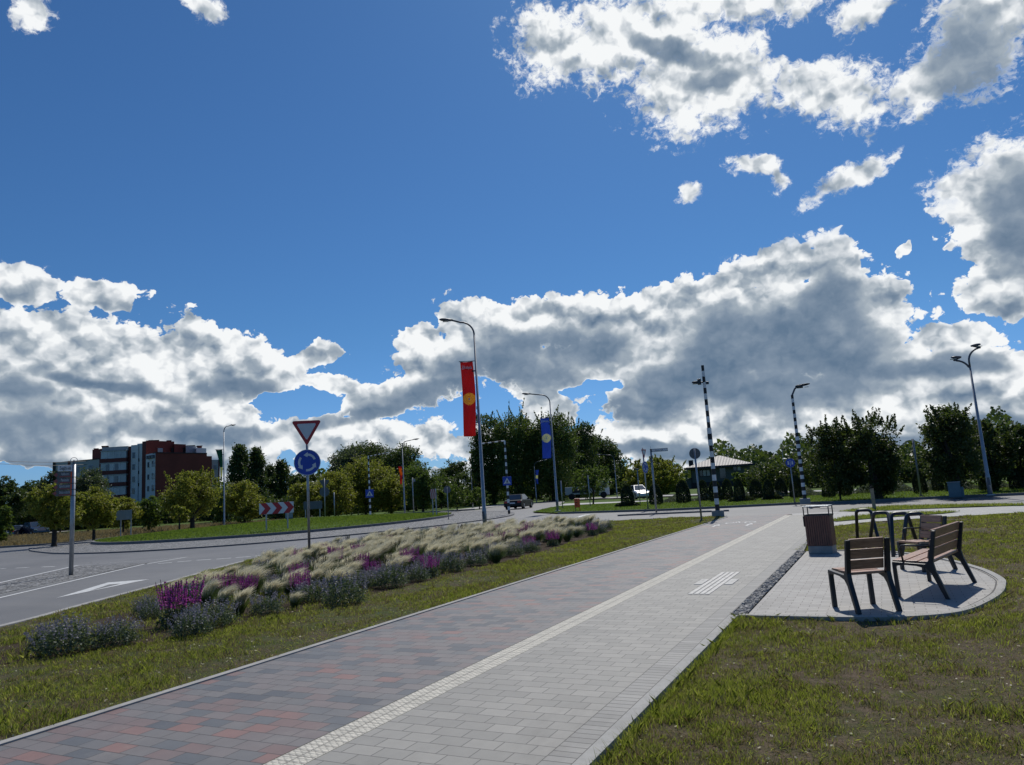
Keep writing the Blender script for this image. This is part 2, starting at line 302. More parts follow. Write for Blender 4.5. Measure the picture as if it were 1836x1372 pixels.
def cobble(name, sc, c1, c2, jc, dist=0.02):
    mt, t, b = newmat(name); b.inputs['Roughness'].default_value = 0.75
    co = nd(t, 'ShaderNodeTexCoord').outputs['Object']
    vo = nd(t, 'ShaderNodeTexVoronoi', ins={'Vector': co, 'Scale': sc, 'Randomness': 0.75})
    ve = nd(t, 'ShaderNodeTexVoronoi', feature='DISTANCE_TO_EDGE', ins={'Vector': co, 'Scale': sc, 'Randomness': 0.75})
    r = nd(t, 'ShaderNodeSeparateColor', ins={0: vo.outputs['Color']}).outputs[0]
    c = mixc(t, r, c1, c2); e = sstep(t, ve.outputs['Distance'], 0.02, 0.12)
    t.links.new(mixc(t, e, jc, c), b.inputs['Base Color'])
    bp = nd(t, 'ShaderNodeBump', ins={'Height': e, 'Strength': 1.0, 'Distance': dist}); t.links.new(bp.outputs[0], b.inputs['Normal'])
cobble('cobble', 8.0, (0.10, 0.105, 0.11), (0.32, 0.32, 0.32), (0.06, 0.058, 0.052), 0.03)
cobble('gravel', 30.0, (0.05, 0.055, 0.06), (0.42, 0.43, 0.43), (0.03, 0.03, 0.03), 0.02)
def soilmat(name, soil, soil2, green, green2, gsc=0.7, thr=0.5, wid=0.1):
    mt, t, b = newmat(name); b.inputs['Roughness'].default_value = 0.95; b.inputs['Specular IOR Level'].default_value = 0.15
    co = nd(t, 'ShaderNodeTexCoord').outputs['Object']
    a = nd(t, 'ShaderNodeTexNoise', ins={'Vector': co, 'Scale': gsc, 'Detail': 8.0, 'Roughness': 0.72})
    s = nd(t, 'ShaderNodeTexNoise', ins={'Vector': co, 'Scale': 9.0, 'Detail': 8.0, 'Roughness': 0.75})
    q = nd(t, 'ShaderNodeTexNoise', ins={'Vector': co, 'Scale': 45.0, 'Detail': 4.0, 'Roughness': 0.7})
    c = mixc(t, sstep(t, s.outputs[0], .35, .65), soil, soil2)
    gq = mixc(t, sstep(t, q.outputs[0], .35, .65), green, green2)
    f = m(t, 'ADD', m(t, 'MULTIPLY', a.outputs[0], 0.6), m(t, 'MULTIPLY', s.outputs[0], 0.4))
    t.links.new(mixc(t, sstep(t, f, thr - wid, thr + wid), c, gq), b.inputs['Base Color'])
    bp = nd(t, 'ShaderNodeBump', ins={'Height': m(t, 'ADD', s.outputs[0], q.outputs[0]), 'Strength': 0.9, 'Distance': 0.03}); t.links.new(bp.outputs[0], b.inputs['Normal'])
soilmat('lawn_near', (0.15, 0.115, 0.078), (0.085, 0.066, 0.042), (0.06, 0.072, 0.024), (0.11, 0.11, 0.04), 1.3, 0.535, 0.09)
soilmat('lawn_verge', (0.12, 0.09, 0.06), (0.065, 0.05, 0.032), (0.05, 0.07, 0.02), (0.085, 0.10, 0.03), 1.2, 0.48, 0.1)
soilmat('lawn_far', (0.08, 0.10, 0.026), (0.06, 0.09, 0.022), (0.055, 0.105, 0.018), (0.08, 0.13, 0.024), 0.4, 0.45, 0.1)
soilmat('dry_meadow', (0.26, 0.20, 0.09), (0.18, 0.15, 0.06), (0.09, 0.11, 0.03), (0.14, 0.15, 0.045), 0.3, 0.52, 0.1)
soilmat('bed_soil', (0.05, 0.034, 0.022), (0.028, 0.02, 0.013), (0.075, 0.055, 0.035), (0.04, 0.03, 0.02), 2.0, 0.5, 0.1)
leafmat('grass_blade', (0.155, 0.20, 0.026), (0.25, 0.28, 0.048), 0.58, 0.9, (0.38, 0.36, 0.12), (0.36, 0.42, 0.05))
leafmat('grass_lawn', (0.10, 0.17, 0.02), (0.14, 0.21, 0.03), 0.5, 0.3)
leafmat('grass_straw', (0.34, 0.27, 0.14), (0.20, 0.155, 0.075), 0.3, 0.6, None, (.3, .25, .1), .3)
leafmat('leaf_olive', (0.1300, 0.1560, 0.0208), (0.2600, 0.2470, 0.0338), 0.5, 0.5, (0.3380, 0.2860, 0.0585))
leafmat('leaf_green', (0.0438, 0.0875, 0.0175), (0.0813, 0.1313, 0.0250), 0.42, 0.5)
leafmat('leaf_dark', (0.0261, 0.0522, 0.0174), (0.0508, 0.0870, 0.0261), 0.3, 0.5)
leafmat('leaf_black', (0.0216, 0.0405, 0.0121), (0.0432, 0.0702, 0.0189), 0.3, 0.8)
leafmat('leaf_lime', (0.0348, 0.0696, 0.0174), (0.0725, 0.1160, 0.0261), 0.36, 0.35)
leafmat('leaf_willow', (0.045, 0.065, 0.04), (0.08, 0.105, 0.065), 0.3, 0.4)
leafmat('leaf_thuja', (0.012, 0.024, 0.012), (0.022, 0.040, 0.016), 0.15, 2.0)
leafmat('feather_green', (0.06, 0.10, 0.04), (0.10, 0.14, 0.05), 0.4, 3.0)
leafmat('feather_straw', (0.78, 0.73, 0.54), (0.62, 0.57, 0.39), 0.45, 3.0, (0.78, 0.75, 0.58), (0.6, 0.57, 0.4), 0.3)
leafmat('mint_leaf', (0.06, 0.09, 0.055), (0.10, 0.135, 0.095), 0.3, 5.0)
leafmat('mint_flower', (0.16, 0.155, 0.19), (0.26, 0.25, 0.29), 0.3, 8.0, None, (.2, .2, .3), .3)
leafmat('salvia_flower', (0.34, 0.04, 0.30), (0.50, 0.10, 0.42), 0.4, 8.0, None, (.5, .08, .42), .5)
leafmat('rust_seed', (0.05, 0.022, 0.03), (0.09, 0.04, 0.05), 0.2, 8.0)
leafmat('lavender_grey', (0.10, 0.11, 0.085), (0.16, 0.16, 0.13), 0.25, 2.0)

# ------------------------------------------------------------------ mesh helpers
class MB:
    def __init__(s): s.v, s.f, s.mi = [], [], []
    def add(s, vs, fs, mi=0):
        o = len(s.v); s.v.extend([tuple(p) for p in vs]); s.f.extend([tuple(i + o for i in f) for f in fs]); s.mi.extend([mi] * len(fs)); return s
    def box(s, c, d, rz=0.0, mi=0, rot=None):
        R = rot if rot is not None else Matrix.Rotation(rz, 3, 'Z'); c = Vector(c)
        vs = [c + R @ Vector((sx * d[0] / 2, sy * d[1] / 2, sz * d[2] / 2)) for sx in (-1, 1) for sy in (-1, 1) for sz in (-1, 1)]
        return s.add(vs, [(0, 1, 3, 2), (4, 6, 7, 5), (0, 4, 5, 1), (2, 3, 7, 6), (0, 2, 6, 4), (1, 5, 7, 3)], mi)
    def tube(s, pts, rs, n=10, mi=0, cap=True):
        pts = [Vector(p) for p in pts]
        if not hasattr(rs, '__len__'): rs = [rs] * len(pts)
        prev = None; rings = []
        for i, p in enumerate(pts):
            d = (pts[min(i + 1, len(pts) - 1)] - pts[max(i - 1, 0)]).normalized()
            if prev is None:
                a = Vector((0, 0, 1)) if abs(d.z) < 0.9 else Vector((1, 0, 0)); u = d.cross(a).normalized()
            else: u = (prev - d * prev.dot(d)).normalized()
            prev = u; w = d.cross(u)
            rings.append([p + (u * math.cos(2 * math.pi * k / n) + w * math.sin(2 * math.pi * k / n)) * rs[i] for k in range(n)])
        vs = [q for r in rings for q in r]
        fs = [(i * n + k, i * n + (k + 1) % n, (i + 1) * n + (k + 1) % n, (i + 1) * n + k) for i in range(len(pts) - 1) for k in range(n)]
        if cap: fs += [tuple(range(n))[::-1], tuple((len(pts) - 1) * n + k for k in range(n))]
        return s.add(vs, fs, mi)
    def prism(s, poly, z0, z1, mi=0):          # plan polygon extruded in z
        n = len(poly); vs = [(p[0], p[1], z0) for p in poly] + [(p[0], p[1], z1) for p in poly]
        return s.add(vs, [tuple(range(n))[::-1], tuple(range(n, 2 * n))] + [(i, (i + 1) % n, n + (i + 1) % n, n + i) for i in range(n)], mi)
    def plate(s, poly, y0, y1, mi=0, M=None):   # polygon in the xz plane extruded along y
        n = len(poly); vs = [Vector((p[0], y0, p[1])) for p in poly] + [Vector((p[0], y1, p[1])) for p in poly]
        if M is not None: vs = [M @ v for v in vs]
        return s.add(vs, [tuple(range(n)), tuple(range(n, 2 * n))[::-1]] + [((i + 1) % n, i, n + i, n + (i + 1) % n) for i in range(n)], mi)
    def build(s, name, mats, parent=None, bevel=0.0, smooth=False, loc=None, rz=None):
        me = bpy.data.meshes.new(name); me.from_pydata(s.v, [], s.f)
        for q in ([mats] if isinstance(mats, str) else mats): me.materials.append(MATS[q])
        me.polygons.foreach_set('material_index', s.mi)
        if smooth: me.polygons.foreach_set('use_smooth', [True] * len(s.f))
        me.update(); o = bpy.data.objects.new(name, me); C.objects.link(o)
        bm = bmesh.new(); bm.from_mesh(me); bmesh.ops.recalc_face_normals(bm, faces=bm.faces); bm.to_mesh(me); bm.free()
        if parent is not None: o.parent = parent
        if loc is not None: o.location = loc
        if rz is not None: o.rotation_euler = (0, 0, rz)
        if bevel:
            bv = o.modifiers.new('bevel', 'BEVEL'); bv.width = bevel; bv.segments = 2; bv.limit_method = 'ANGLE'; bv.angle_limit = rad(40)
        return o
def tag(o, label=None, cat=None, group=None, kind=None):
    if label: o['label'] = label
    if cat: o['category'] = cat
    if group: o['group'] = group
    if kind: o['kind'] = kind
    return o
def thing(name, loc, rz, label, cat, group=None):
    o = bpy.data.objects.new(name, None); C.objects.link(o); o.location = loc; o.rotation_euler = (0, 0, rz)
    o.empty_display_size = 0.2
    return tag(o, label, cat, group)
def copy_tree(o, parent=None):
    c = o.copy(); C.objects.link(c); c.parent = parent
    for ch in [x for x in C.objects if x.parent == o]: copy_tree(ch, c)
    return c
def tri_mesh(name, V, Fc, mats, mi=None, parent=None):      # numpy arrays -> mesh; V (n,3), Fc (m,k)
    me = bpy.data.meshes.new(name); k = Fc.shape[1]
    me.vertices.add(len(V)); me.vertices.foreach_set('co', V.astype(np.float32).ravel())
    me.loops.add(Fc.size); me.loops.foreach_set('vertex_index', Fc.astype(np.int32).ravel())
    me.polygons.add(len(Fc)); me.polygons.foreach_set('loop_start', np.arange(0, Fc.size, k, dtype=np.int32))
    for q in mats: me.materials.append(MATS[q])
    if mi is not None: me.polygons.foreach_set('material_index', mi.astype(np.int32))
    me.update(calc_edges=True)
    o = bpy.data.objects.new(name, me); C.objects.link(o)
    if parent is not None: o.parent = parent
    return o
def spline(pts, step=0.5, closed=False):
    P = [np.array(p[:2], float) for p in pts]; n = len(P); out = []
    rng_ = range(n) if closed else range(n - 1)
    for i in rng_:
        if closed: a, b, c, d = P[(i - 1) % n], P[i], P[(i + 1) % n], P[(i + 2) % n]
        else: a, b, c, d = P[max(i - 1, 0)], P[i], P[i + 1], P[min(i + 2, n - 1)]
        k = max(2, int(np.linalg.norm(c - b) / step))
        for j in range(k):
            t = j / k
            out.append(0.5 * (2 * b + (c - a) * t + (2 * a - 5 * b + 4 * c - d) * t * t + (3 * b - a - 3 * c + d) * t ** 3))
    if not closed: out.append(P[-1])
    return [tuple(p) for p in out]
def offset(pts, d, closed=False):
    A = np.array(pts); n = len(A); T = np.zeros_like(A)
    for i in range(n):
        a = A[(i - 1) % n] if closed or i else A[i]; b = A[(i + 1) % n] if closed or i < n - 1 else A[i]
        T[i] = (b - a) / (np.linalg.norm(b - a) + 1e-9)
    return [tuple(p) for p in A + np.stack([-T[:, 1], T[:, 0]], 1) * d]
def sheet(name, poly, z, mat, kind='structure'):
    o = MB().add([(p[0], p[1], z) for p in poly], [tuple(range(len(poly)))]).build(name, mat)
    if o.data.polygons[0].normal.z < 0: o.data.flip_normals()
    o['kind'] = kind; return o
def kerb(name, pts, w, z0, z1, mat, closed=False):     # stones along a line, w to the left of its direction
    a, b = pts, offset(pts, w, closed); n = len(a); mb = MB()
    vs = [(p[0], p[1], z) for p in a for z in (z0, z1)] + [(p[0], p[1], z) for p in b for z in (z0, z1)]
    fs = []
    for i in range(n if closed else n - 1):
        j = (i + 1) % n; o = 2 * n
        fs += [(2*i, 2*j, 2*j+1, 2*i+1), (2*i+1, 2*j+1, o+2*j+1, o+2*i+1), (o+2*i, o+2*i+1, o+2*j+1, o+2*j)]
    if not closed: fs += [(0, 1, 2*n+1, 2*n), (2*n-2, 4*n-2, 4*n-1, 2*n-1)]
    o = mb.add(vs, fs).build(name, mat); o['kind'] = 'structure'; return o
def text_mesh(body, size, mat, parent, M, name='lettering', mirror=False, width=None):
    cu = bpy.data.curves.new('t', 'FONT'); cu.body = body; cu.size = size; cu.align_x = 'CENTER'; cu.align_y = 'CENTER'; cu.extrude = 0.001
    to = bpy.data.objects.new('t', cu); C.objects.link(to)
    dg = bpy.context.evaluated_depsgraph_get(); me = bpy.data.meshes.new_from_object(to.evaluated_get(dg)); bpy.data.objects.remove(to)
    me.name = name
    if width:
        xs = [v.co.x for v in me.vertices]; k = width / (max(xs) - min(xs)); me.transform(Matrix.Diagonal((k, 1, 1, 1)))
    me.transform(M); me.materials.clear(); me.materials.append(MATS[mat])
    o = bpy.data.objects.new(name, me); C.objects.link(o); o.parent = parent; return o
UPRIGHT = Matrix.Rotation(rad(90), 4, 'X')             # text faces -y
def inpoly(X, Y, poly):
    P = np.array(poly); r = np.zeros(X.shape, bool); n = len(P)
    for i in range(n):
        x1, y1 = P[i][:2]; x2, y2 = P[(i + 1) % n][:2]
        c = ((y1 > Y) != (y2 > Y)) & (X < (x2 - x1) * (Y - y1) / (y2 - y1 + 1e-12) + x1); r ^= c
    return r

for n_, c_ in (('banner_red', (0.62, 0.055, 0.05)), ('banner_blue', (0.09, 0.17, 0.55)), ('banner_green', (0.03, 0.15, 0.09)), ('banner_orange', (0.8, 0.28, 0.03)), ('gold', (0.85, 0.58, 0.10)), ('pale_gold', (0.75, 0.75, 0.42))):
    bpy.data.materials.remove(MATS[n_]); leafmat(n_, c_, tuple(x * .75 for x in c_), 0.55, 1.5, None, c_, .9)
pm('pictogram_stone', (0.62, 0.61, 0.57), 0.75, 0, 0.3, 14, 0.3, 120)
# ------------------------------------------------------------------ ground, roads, paths
sheet('ground', [(-900, -60), (900, -60), (900, 1200), (-900, 1200)], -0.03, 'lawn_far')
near_kerb = [(-6, -14), (-9.3, -4), (-11.2, 2.5), (-12.45, 6.73), (-13.57, 8.91), (-15.18, 12.01), (-17.4, 16.0), (-19.0, 20.0), (-19.3, 24.0), (-17.9, 27.6), (-15.2, 29.8), (-12.0, 31.1), (-8.74, 31.8), (-6.1, 31.3)]
NK = spline(near_kerb, 0.7)
far_left = [(-140, 8), (-90, 20), (-70, 26), (-56.3, 30.2), (-53.2, 31.5), (-52.5, 34.0), (-57, 44), (-55, 57), (-46, 66), (-38.5, 66.5)]
exit_l = [g(880, 910), g(914, 904.5), g(962, 901.5), g(985, 898)]
exit_r = [g(1013, 899.5), g(1000, 907), g(955, 920)]
cross_far = [(-19.2, 43.9), (-14, 42.0), (-10.6, 40.9), (-3.7, 41.0), (-2.4, 39.8), (1.9, 40.1), (5.4, 39.7), (30, 38), (90, 34)]
right_near = [(90, 24), (30, 28.5), (4.1, 30.5), (-1.7, 31.4)]
FL = spline(far_left, 1.5)
asphalt_poly = [(-30, -14)] + NK + right_near[::-1] + cross_far[::-1] + [tuple(p[:2]) for p in exit_r[::-1]] + [tuple(p[:2]) for p in exit_l[::-1]] + FL[::-1] + [(-140, -14)]
sheet('road', asphalt_poly, 0.0, 'asphalt')
# grass left of the path: verge lawn, its kerb on the road side
VERGE = [(-5.95, -4)] + [(-5.95, 31.2)] + NK[::-1][1:]
VERGE = [(-5.95, -6), (-5.95, 30.6), (-6.3, 31.1)] + [p for p in NK[::-1] if p[1] > -6 and p[0] < -6.4]
verge = sheet('verge_lawn', VERGE, 0.035, 'lawn_verge')
kerb('road_kerb', [p for p in NK], 0.15, -0.02, 0.055, 'concrete')
kerb('road_far_kerb', FL, 0.15, -0.02, 0.13, 'kerb_dark')
# the path
PX0, PX1, PX2, PX3, PX4 = -5.87, -3.625, -3.37, -1.99, -1.79
sheet('cycle_path', [(PX0, -6), (PX1 - 0.012, -6), (PX1 - 0.012, 30.2), (PX0, 30.2)], 0.04, 'pave_bike')
sheet('cycle_path_mouth', [(PX0, 30.2), (PX1, 30.2), (-3.5, 31.35), (-6.3, 31.45)], 0.034, 'pave_bike')
sheet('path_joint', [(PX1 - 0.03, -6), (PX1 + 0.02, -6), (PX1 + 0.02, 30.2), (PX1 - 0.03, 30.2)], 0.030, 'black_cap')
sheet('tactile_strip', [(PX1, -6), (PX2, -6), (PX2, 30.2), (PX1, 30.2)], 0.042, 'tactile')
sheet('footpath', [(PX2, -6), (PX3 - 0.004, -6), (PX3 - 0.004, 30.2), (PX2, 30.2)], 0.040, 'pave_grey')
sheet('footpath_border', [(PX3, -6), (PX4, -6), (PX4, 23.3), (PX3, 23.3)], 0.0405, 'pave_border')
sheet('path_base', [(PX3 - 0.06, -6), (PX4 + 0.05, -6), (PX4 + 0.05, 23.2), (PX3 - 0.06, 23.2)], 0.022, 'black_cap')
sheet('footpath_mouth', [(PX2, 30.2), (-3.5, 31.35), (-1.7, 31.3), (-1.7, 30.2)], 0.035, 'pave_far')
kerb('path_edging', [(PX0 - 0.09, -6), (PX0 - 0.09, 30.6)], -0.085, -0.03, 0.052, 'concrete')
kerb('footpath_kerb', [(PX4 + 0.112, -6), (PX4 + 0.112, 8.72)], 0.095, -0.06, 0.062, 'concrete_light')
# far footpaths on the right and the wedges of grass between them
RL_top = [g(1494, 945.5), g(1550, 938.5), g(1640, 932), g(1750, 925.5), g(1836, 920.5)]
sheet('side_footpath', [(PX3, 23.3), (-1.6, 23.3)] + [tuple(p[:2]) for p in RL_top] + [(14, 33.5), (14, 35)] + [(5.5, 29.9), (4.1, 30.2), (-1.7, 31.2), (PX3, 31.0)], 0.030, 'pave_far')
def strip(name, pts, z, mat): return sheet(name, [tuple(g(*p)[:2]) for p in pts], z, mat)
WEDGE1 = [tuple(g(*p)[:2]) for p in ((1502, 919.5), (1548, 914), (1600, 909.5), (1700, 907.5), (1836, 906.0), (1836, 909), (1750, 910.5), (1680, 913.5), (1620, 916), (1560, 919))]
WEDGE2 = [tuple(g(*p)[:2]) for p in ((1486, 936), (1520, 929), (1580, 924.5), (1650, 920.8), (1722, 919.8), (1690, 923.5), (1620, 928), (1560, 932.5), (1500, 937.5))]
sheet('grass_wedge', WEDGE1, 0.05, 'lawn_far'); sheet('grass_wedge', WEDGE2, 0.05, 'lawn_far')
# the right lawn, lower than the path
pad_curve = [(-1.68, 8.77), (-0.7, 8.76), (-0.12, 8.82), (0.34, 9.03), (0.62, 9.34), (0.88, 9.95), (1.08, 10.6), (1.2, 11.3), (1.24, 11.8), (1.17, 12.63), (1.03, 13.3), (0.9, 13.8), (0.68, 14.4), (0.28, 15.2), (-0.15, 15.75), (-0.6, 16.03), (-1.55, 16.06)]
PC = spline(pad_curve, 0.12)
RLAWN = [(PX4 + 0.10, -6), (PX4 + 0.10, 23.2)] + [tuple(p[:2]) for p in RL_top] + [(16, 35), (60, 30), (60, -6)]
sheet('lawn', RLAWN, 0.008, 'lawn_near')
PADP = [(-1.80, 8.77)] + [p for p in PC] + [(-1.80, 16.06)]
sheet('bench_pad', [(-1.60, 8.77)] + PC[1:-1] + [(-1.60, 16.06)], 0.038, 'pave_pad')
IN1 = offset(PC, 0.1); 
pi_ = spline(IN1, 0.5)
kerb('pad_joint', IN1, 0.018, 0.0, 0.0395, 'black_cap')
kerb('pad_kerb', PC, 0.085, -0.05, 0.052, 'concrete_light')
sheet('gravel_strip', [(-1.775, 8.78), (-1.612, 8.78), (-1.655, 16.1), (-1.80, 19.0)], 0.041, 'gravel')
mb = MB()                                              # loose stones of the gravel strip
for i in range(1500):
    y = 8.82 + 7.2 * rng.random(); x = -1.77 + 0.15 * rng.random(); r = 0.008 + 0.012 * rng.random(); a = rng.random() * 6.28
    mb.box((x, y, 0.044), (r * 2.2, r * 1.4, r), rot=Matrix.Rotation(a, 3, 'Z') @ Matrix.Rotation(rng.random() * .8, 3, 'X'), mi=int(rng.integers(0, 3)))
tag(mb.build('gravel', ['concrete', 'kerb_dark', 'concrete_light']), kind='stuff')
# tactile plus sign in the footpath
mb = MB()
for i in range(4):
    mb.box((-2.65 + 0.04 + i * 0.078, 11.55, 0.044), (0.062, 2.4, 0.006))
for j in range(7):
    for sx in (-2.72, -2.27): mb.box((sx, 11.33 + j * 0.083, 0.044), (0.12, 0.073, 0.008))
tag(mb.build('tactile_cross', 'pictogram_stone'), kind='structure')
# roundabout: cobbled apron and grass island
apron = [(-41.7, 24.3), (-36, 22.3), (-30.9, 22.2), (-26.2, 24.6), (-23.4, 29.6), (-22.1, 37.5), (-23.5, 46), (-30, 56), (-40, 60), (-49, 57), (-54, 49), (-55.5, 40), (-51.8, 30.5), (-46.5, 26.6)]
AP = spline(apron, 0.8, True)
sheet('roundabout_apron', AP, 0.05, 'cobble'); kerb('apron_kerb', AP, 0.16, -0.02, 0.062, 'kerb_dark', True)
island = [(-45.5, 29.8), (-41, 28.0), (-36.5, 28.2), (-31.8, 30.4), (-29.3, 34.1), (-28.4, 40), (-29.84, 47.7), (-34, 54), (-41, 56), (-48, 53), (-51, 46), (-50.5, 38), (-48.5, 32.5)]
IS = spline(island, 0.8, True)
kerb('island_kerb', IS, 0.2, 0.0, 0.2, 'kerb_dark', True)
ISA = np.array(offset(IS, 0.18, True)); ICX, ICY = ISA.mean(0)
def island_z(x, y):                                    # a low mound
    x = np.asarray(x, float); y = np.asarray(y, float)
    r = np.hypot((x - ICX) / 11.0, (y - ICY) / 13.5)
    return 0.17 + 0.42 * np.clip(1 - r, 0, 1) ** 0.8
K = 14; vs = []; fs = []; n = len(ISA)
for k in range(K):
    f_ = 1 - k / K
    for p in ISA:
        x, y = ICX + (p[0] - ICX) * f_, ICY + (p[1] - ICY) * f_
        vs.append((x, y, 0.17 + 0.42 * (1 - f_) ** 0.8))
for k in range(K - 1):
    for i in range(n): fs.append((k * n + i, k * n + (i + 1) % n, (k + 1) * n + (i + 1) % n, (k + 1) * n + i))
vs.append((ICX, ICY, 0.59)); fs += [((K - 1) * n + i, (K - 1) * n + (i + 1) % n, len(vs) - 1) for i in range(n)]
def isl(x, y):
    d = np.array([x - ICX, y - ICY]); a = math.atan2(d[1], d[0]); A = np.arctan2(ISA[:, 1] - ICY, ISA[:, 0] - ICX)
    R = np.hypot(*(ISA - [ICX, ICY]).T)[np.argmin(np.abs(np.angle(np.exp(1j * (A - a)))))]
    f_ = np.hypot(*d) / R
    return 0.17 + 0.42 * max(0, 1 - f_) ** 0.8 if f_ < 1 else 0.0
tag(MB().add(vs, fs).build('roundabout_island', 'lawn_far', smooth=True), kind='structure')
# splitter island of cobbles on the left road, set flush
sheet('splitter_island', [tuple(g(*p)[:2]) for p in ((-160, 1095), (0, 1048), (140, 1016), (268, 1009.5), (0, 1066), (-160, 1108))], 0.012, 'cobble')
sheet('far_splitter_island', [(-12.73, 36.95), (-11.8, 38.4), (-10.3, 39.5), (-7.03, 37.3), (-7.0, 36.8)], 0.06, 'cobble')
kerb('splitter_kerb', [(-12.73, 36.9), (-7.0, 36.75)], 0.12, 0.0, 0.075, 'kerb_dark')
kerb('lawn_far_kerb', spline(cross_far, 0.8), 0.15, -0.02, 0.12, 'kerb_dark')
sheet('far_lawn', spline(cross_far, 0.8)[::-1] + [tuple(p[:2]) for p in (g(955, 919.7), g(1000, 908.5), g(1110, 903), g(1160, 901))] + [(-10, 62), (40, 62), (90, 60)], 0.08, 'lawn_far')
sheet('pavement_far', [tuple(g(*p)[:2]) for p in ((955, 919.9), (1000, 906.8), (1014, 903.6), (1109, 900.0), (1180, 897.5), (1180, 900.5), (1110, 903.2), (1010, 908.2), (968, 919.0))], 0.03, 'pave_far')
sheet('pavement_island_side', [tuple(g(*p)[:2]) for p in ((760, 924), (800, 916), (900, 904.5), (960, 901.5), (960, 903), (905, 906.5), (810, 918.5), (770, 926))], 0.02, 'concrete_light')
sheet('far_drive', [tuple(g(*p)[:2]) for p in ((1030, 894.5), (1250, 887), (1640, 876), (1640, 878.5), (1250, 889.5), (1030, 897))], 0.09, 'concrete_light')
sheet('meadow', [(-140, 22)] + [(p[0] - 0.2, p[1] + 0.1) for p in FL if p[1] < 60] + [(-75, 62), (-90, 55), (-140, 45)], 0.005, 'dry_meadow')
sheet('far_road_left', [tuple(g(*p)[:2]) for p in ((-40, 966), (20, 961.5), (90, 953.5), (130, 950), (130, 951.5), (90, 956), (20, 964.5), (-40, 968))], 0.01, 'concrete_light')
# road markings
def line(name, a, b, w=0.12, z=0.0065):
    a, b = Vector(a[:2]), Vector(b[:2]); d = (b - a).normalized(); nrm = Vector((-d.y, d.x)) * w / 2
    return [tuple(a - nrm), tuple(b - nrm), tuple(b + nrm), tuple(a + nrm)]
def marks(name, polys, z=0.0065, mat='marking'):
    mb = MB()
    for p in polys: mb.add([(q[0], q[1], z) for q in p], [tuple(range(len(p)))])
    o = mb.build(name, mat); o['kind'] = 'structure'; return o
L1 = [line('', g(-200, 1119), g(260, 1011.6), 0.12), line('', g(-200, 1100), g(205, 1017.5), 0.10), line('', g(-200, 1110), g(262, 1010.2), 0.05)]
L1.append(line('', g(262, 1011.8), g(334, 999.3), 0.12)); L1.append(line('', g(-160, 1081), g(140, 1014), 0.13)); L1.append(line('', g(140, 1014), g(330, 1000), 0.04))
marks('lane_lines', L1)
marks('dashed_line', [line('', g(a, b), g(c, d), 0.16) for a, b, c, d in ((283, 1011, 308, 1009), (318, 1008, 343, 1006), (353, 1005, 378, 1003.4), (388, 1003, 414, 1001), (423, 1000, 449, 998.6), (458, 997.3, 484, 996), (495, 994.5, 520, 993),
      (0, 1020.3, 10, 1019.9), (28, 1019, 51, 1018), (75, 1017, 98, 1016.3))])
T3 = [g(100, 1073), g(268, 1039), g(193, 1045)]; I3 = [g(160, 1060.5), g(217, 1047.2), g(196, 1048.6)]
marks('yield_triangle', [[T3[0], T3[1], I3[1], I3[0]], [T3[1], T3[2], I3[2], I3[1]], [T3[2], T3[0], I3[0], I3[2]]])
marks('yield_line_far', [line('', g(1035, 928), g(1055, 922.5), 0.35), line('', g(900, 922.5), g(912, 919), 0.3), line('', g(812, 926.3), g(828, 925), 0.3), line('', g(838, 925.5), g(862, 923), 0.3), line('', g(866, 925.5), g(884, 923), 0.3)])
# bicycle symbol and arrow at the end of the cycle path
mb = MB(); z = 0.0445
def ring(cx, cy, r, w):
    for k in range(20):
        a, b = 2 * math.pi * k / 20, 2 * math.pi * (k + 1) / 20
        mb.add([(cx + (r + s) * math.cos(t), cy + 1.9 * (r + s) * math.sin(t), z) for t, s in ((a, -w), (b, -w), (b, w), (a, w))], [(0, 1, 2, 3)])
ring(-5.0, 26.5, 0.17, 0.03); ring(-4.35, 26.5, 0.17, 0.03)
for a, b in (((-5.0, 26.5), (-4.82, 27.1)), ((-4.82, 27.1), (-4.5, 27.1)), ((-4.5, 27.1), (-4.35, 26.5)), ((-4.82, 27.0), (-4.68, 26.4)), ((-4.68, 26.4), (-4.48, 27.1)), ((-5.0, 26.5), (-4.68, 26.4)), ((-4.56, 27.35), (-4.4, 27.35))):
    mb.add([(p[0], p[1], z) for p in line('', a, b, 0.06)], [(0, 1, 2, 3)])
for cx, s in ((-5.28, 1), (-4.2, -1)):
    mb.add([(cx - .04, 24.7, z), (cx + .04, 24.7, z), (cx + .04, 25.4, z), (cx - .04, 25.4, z)], [(0, 1, 2, 3)]); mb.add([(cx - .13, 25.3, z), (cx + .13, 25.3, z), (cx, 25.9, z)], [(0, 1, 2)])
tag(mb.build('cycle_marking', 'marking'), kind='structure')
# flower bed soil
bedp = [(-9.7, 4.7), (-8.6, 5.7), (-8.2, 7.2), (-8.05, 9.6), (-7.95, 15), (-8.3, 20), (-8.7, 24.4), (-10.2, 27.4), (-14.2, 27.8), (-17.0, 25.5), (-17.6, 22.0), (-16.9, 18.6), (-15.5, 15.4), (-13.4, 11.8), (-11.7, 8.6), (-10.6, 6.0)]
BED = spline(bedp, 0.4, True)
sheet('flower_bed_soil', BED, 0.041, 'bed_soil')
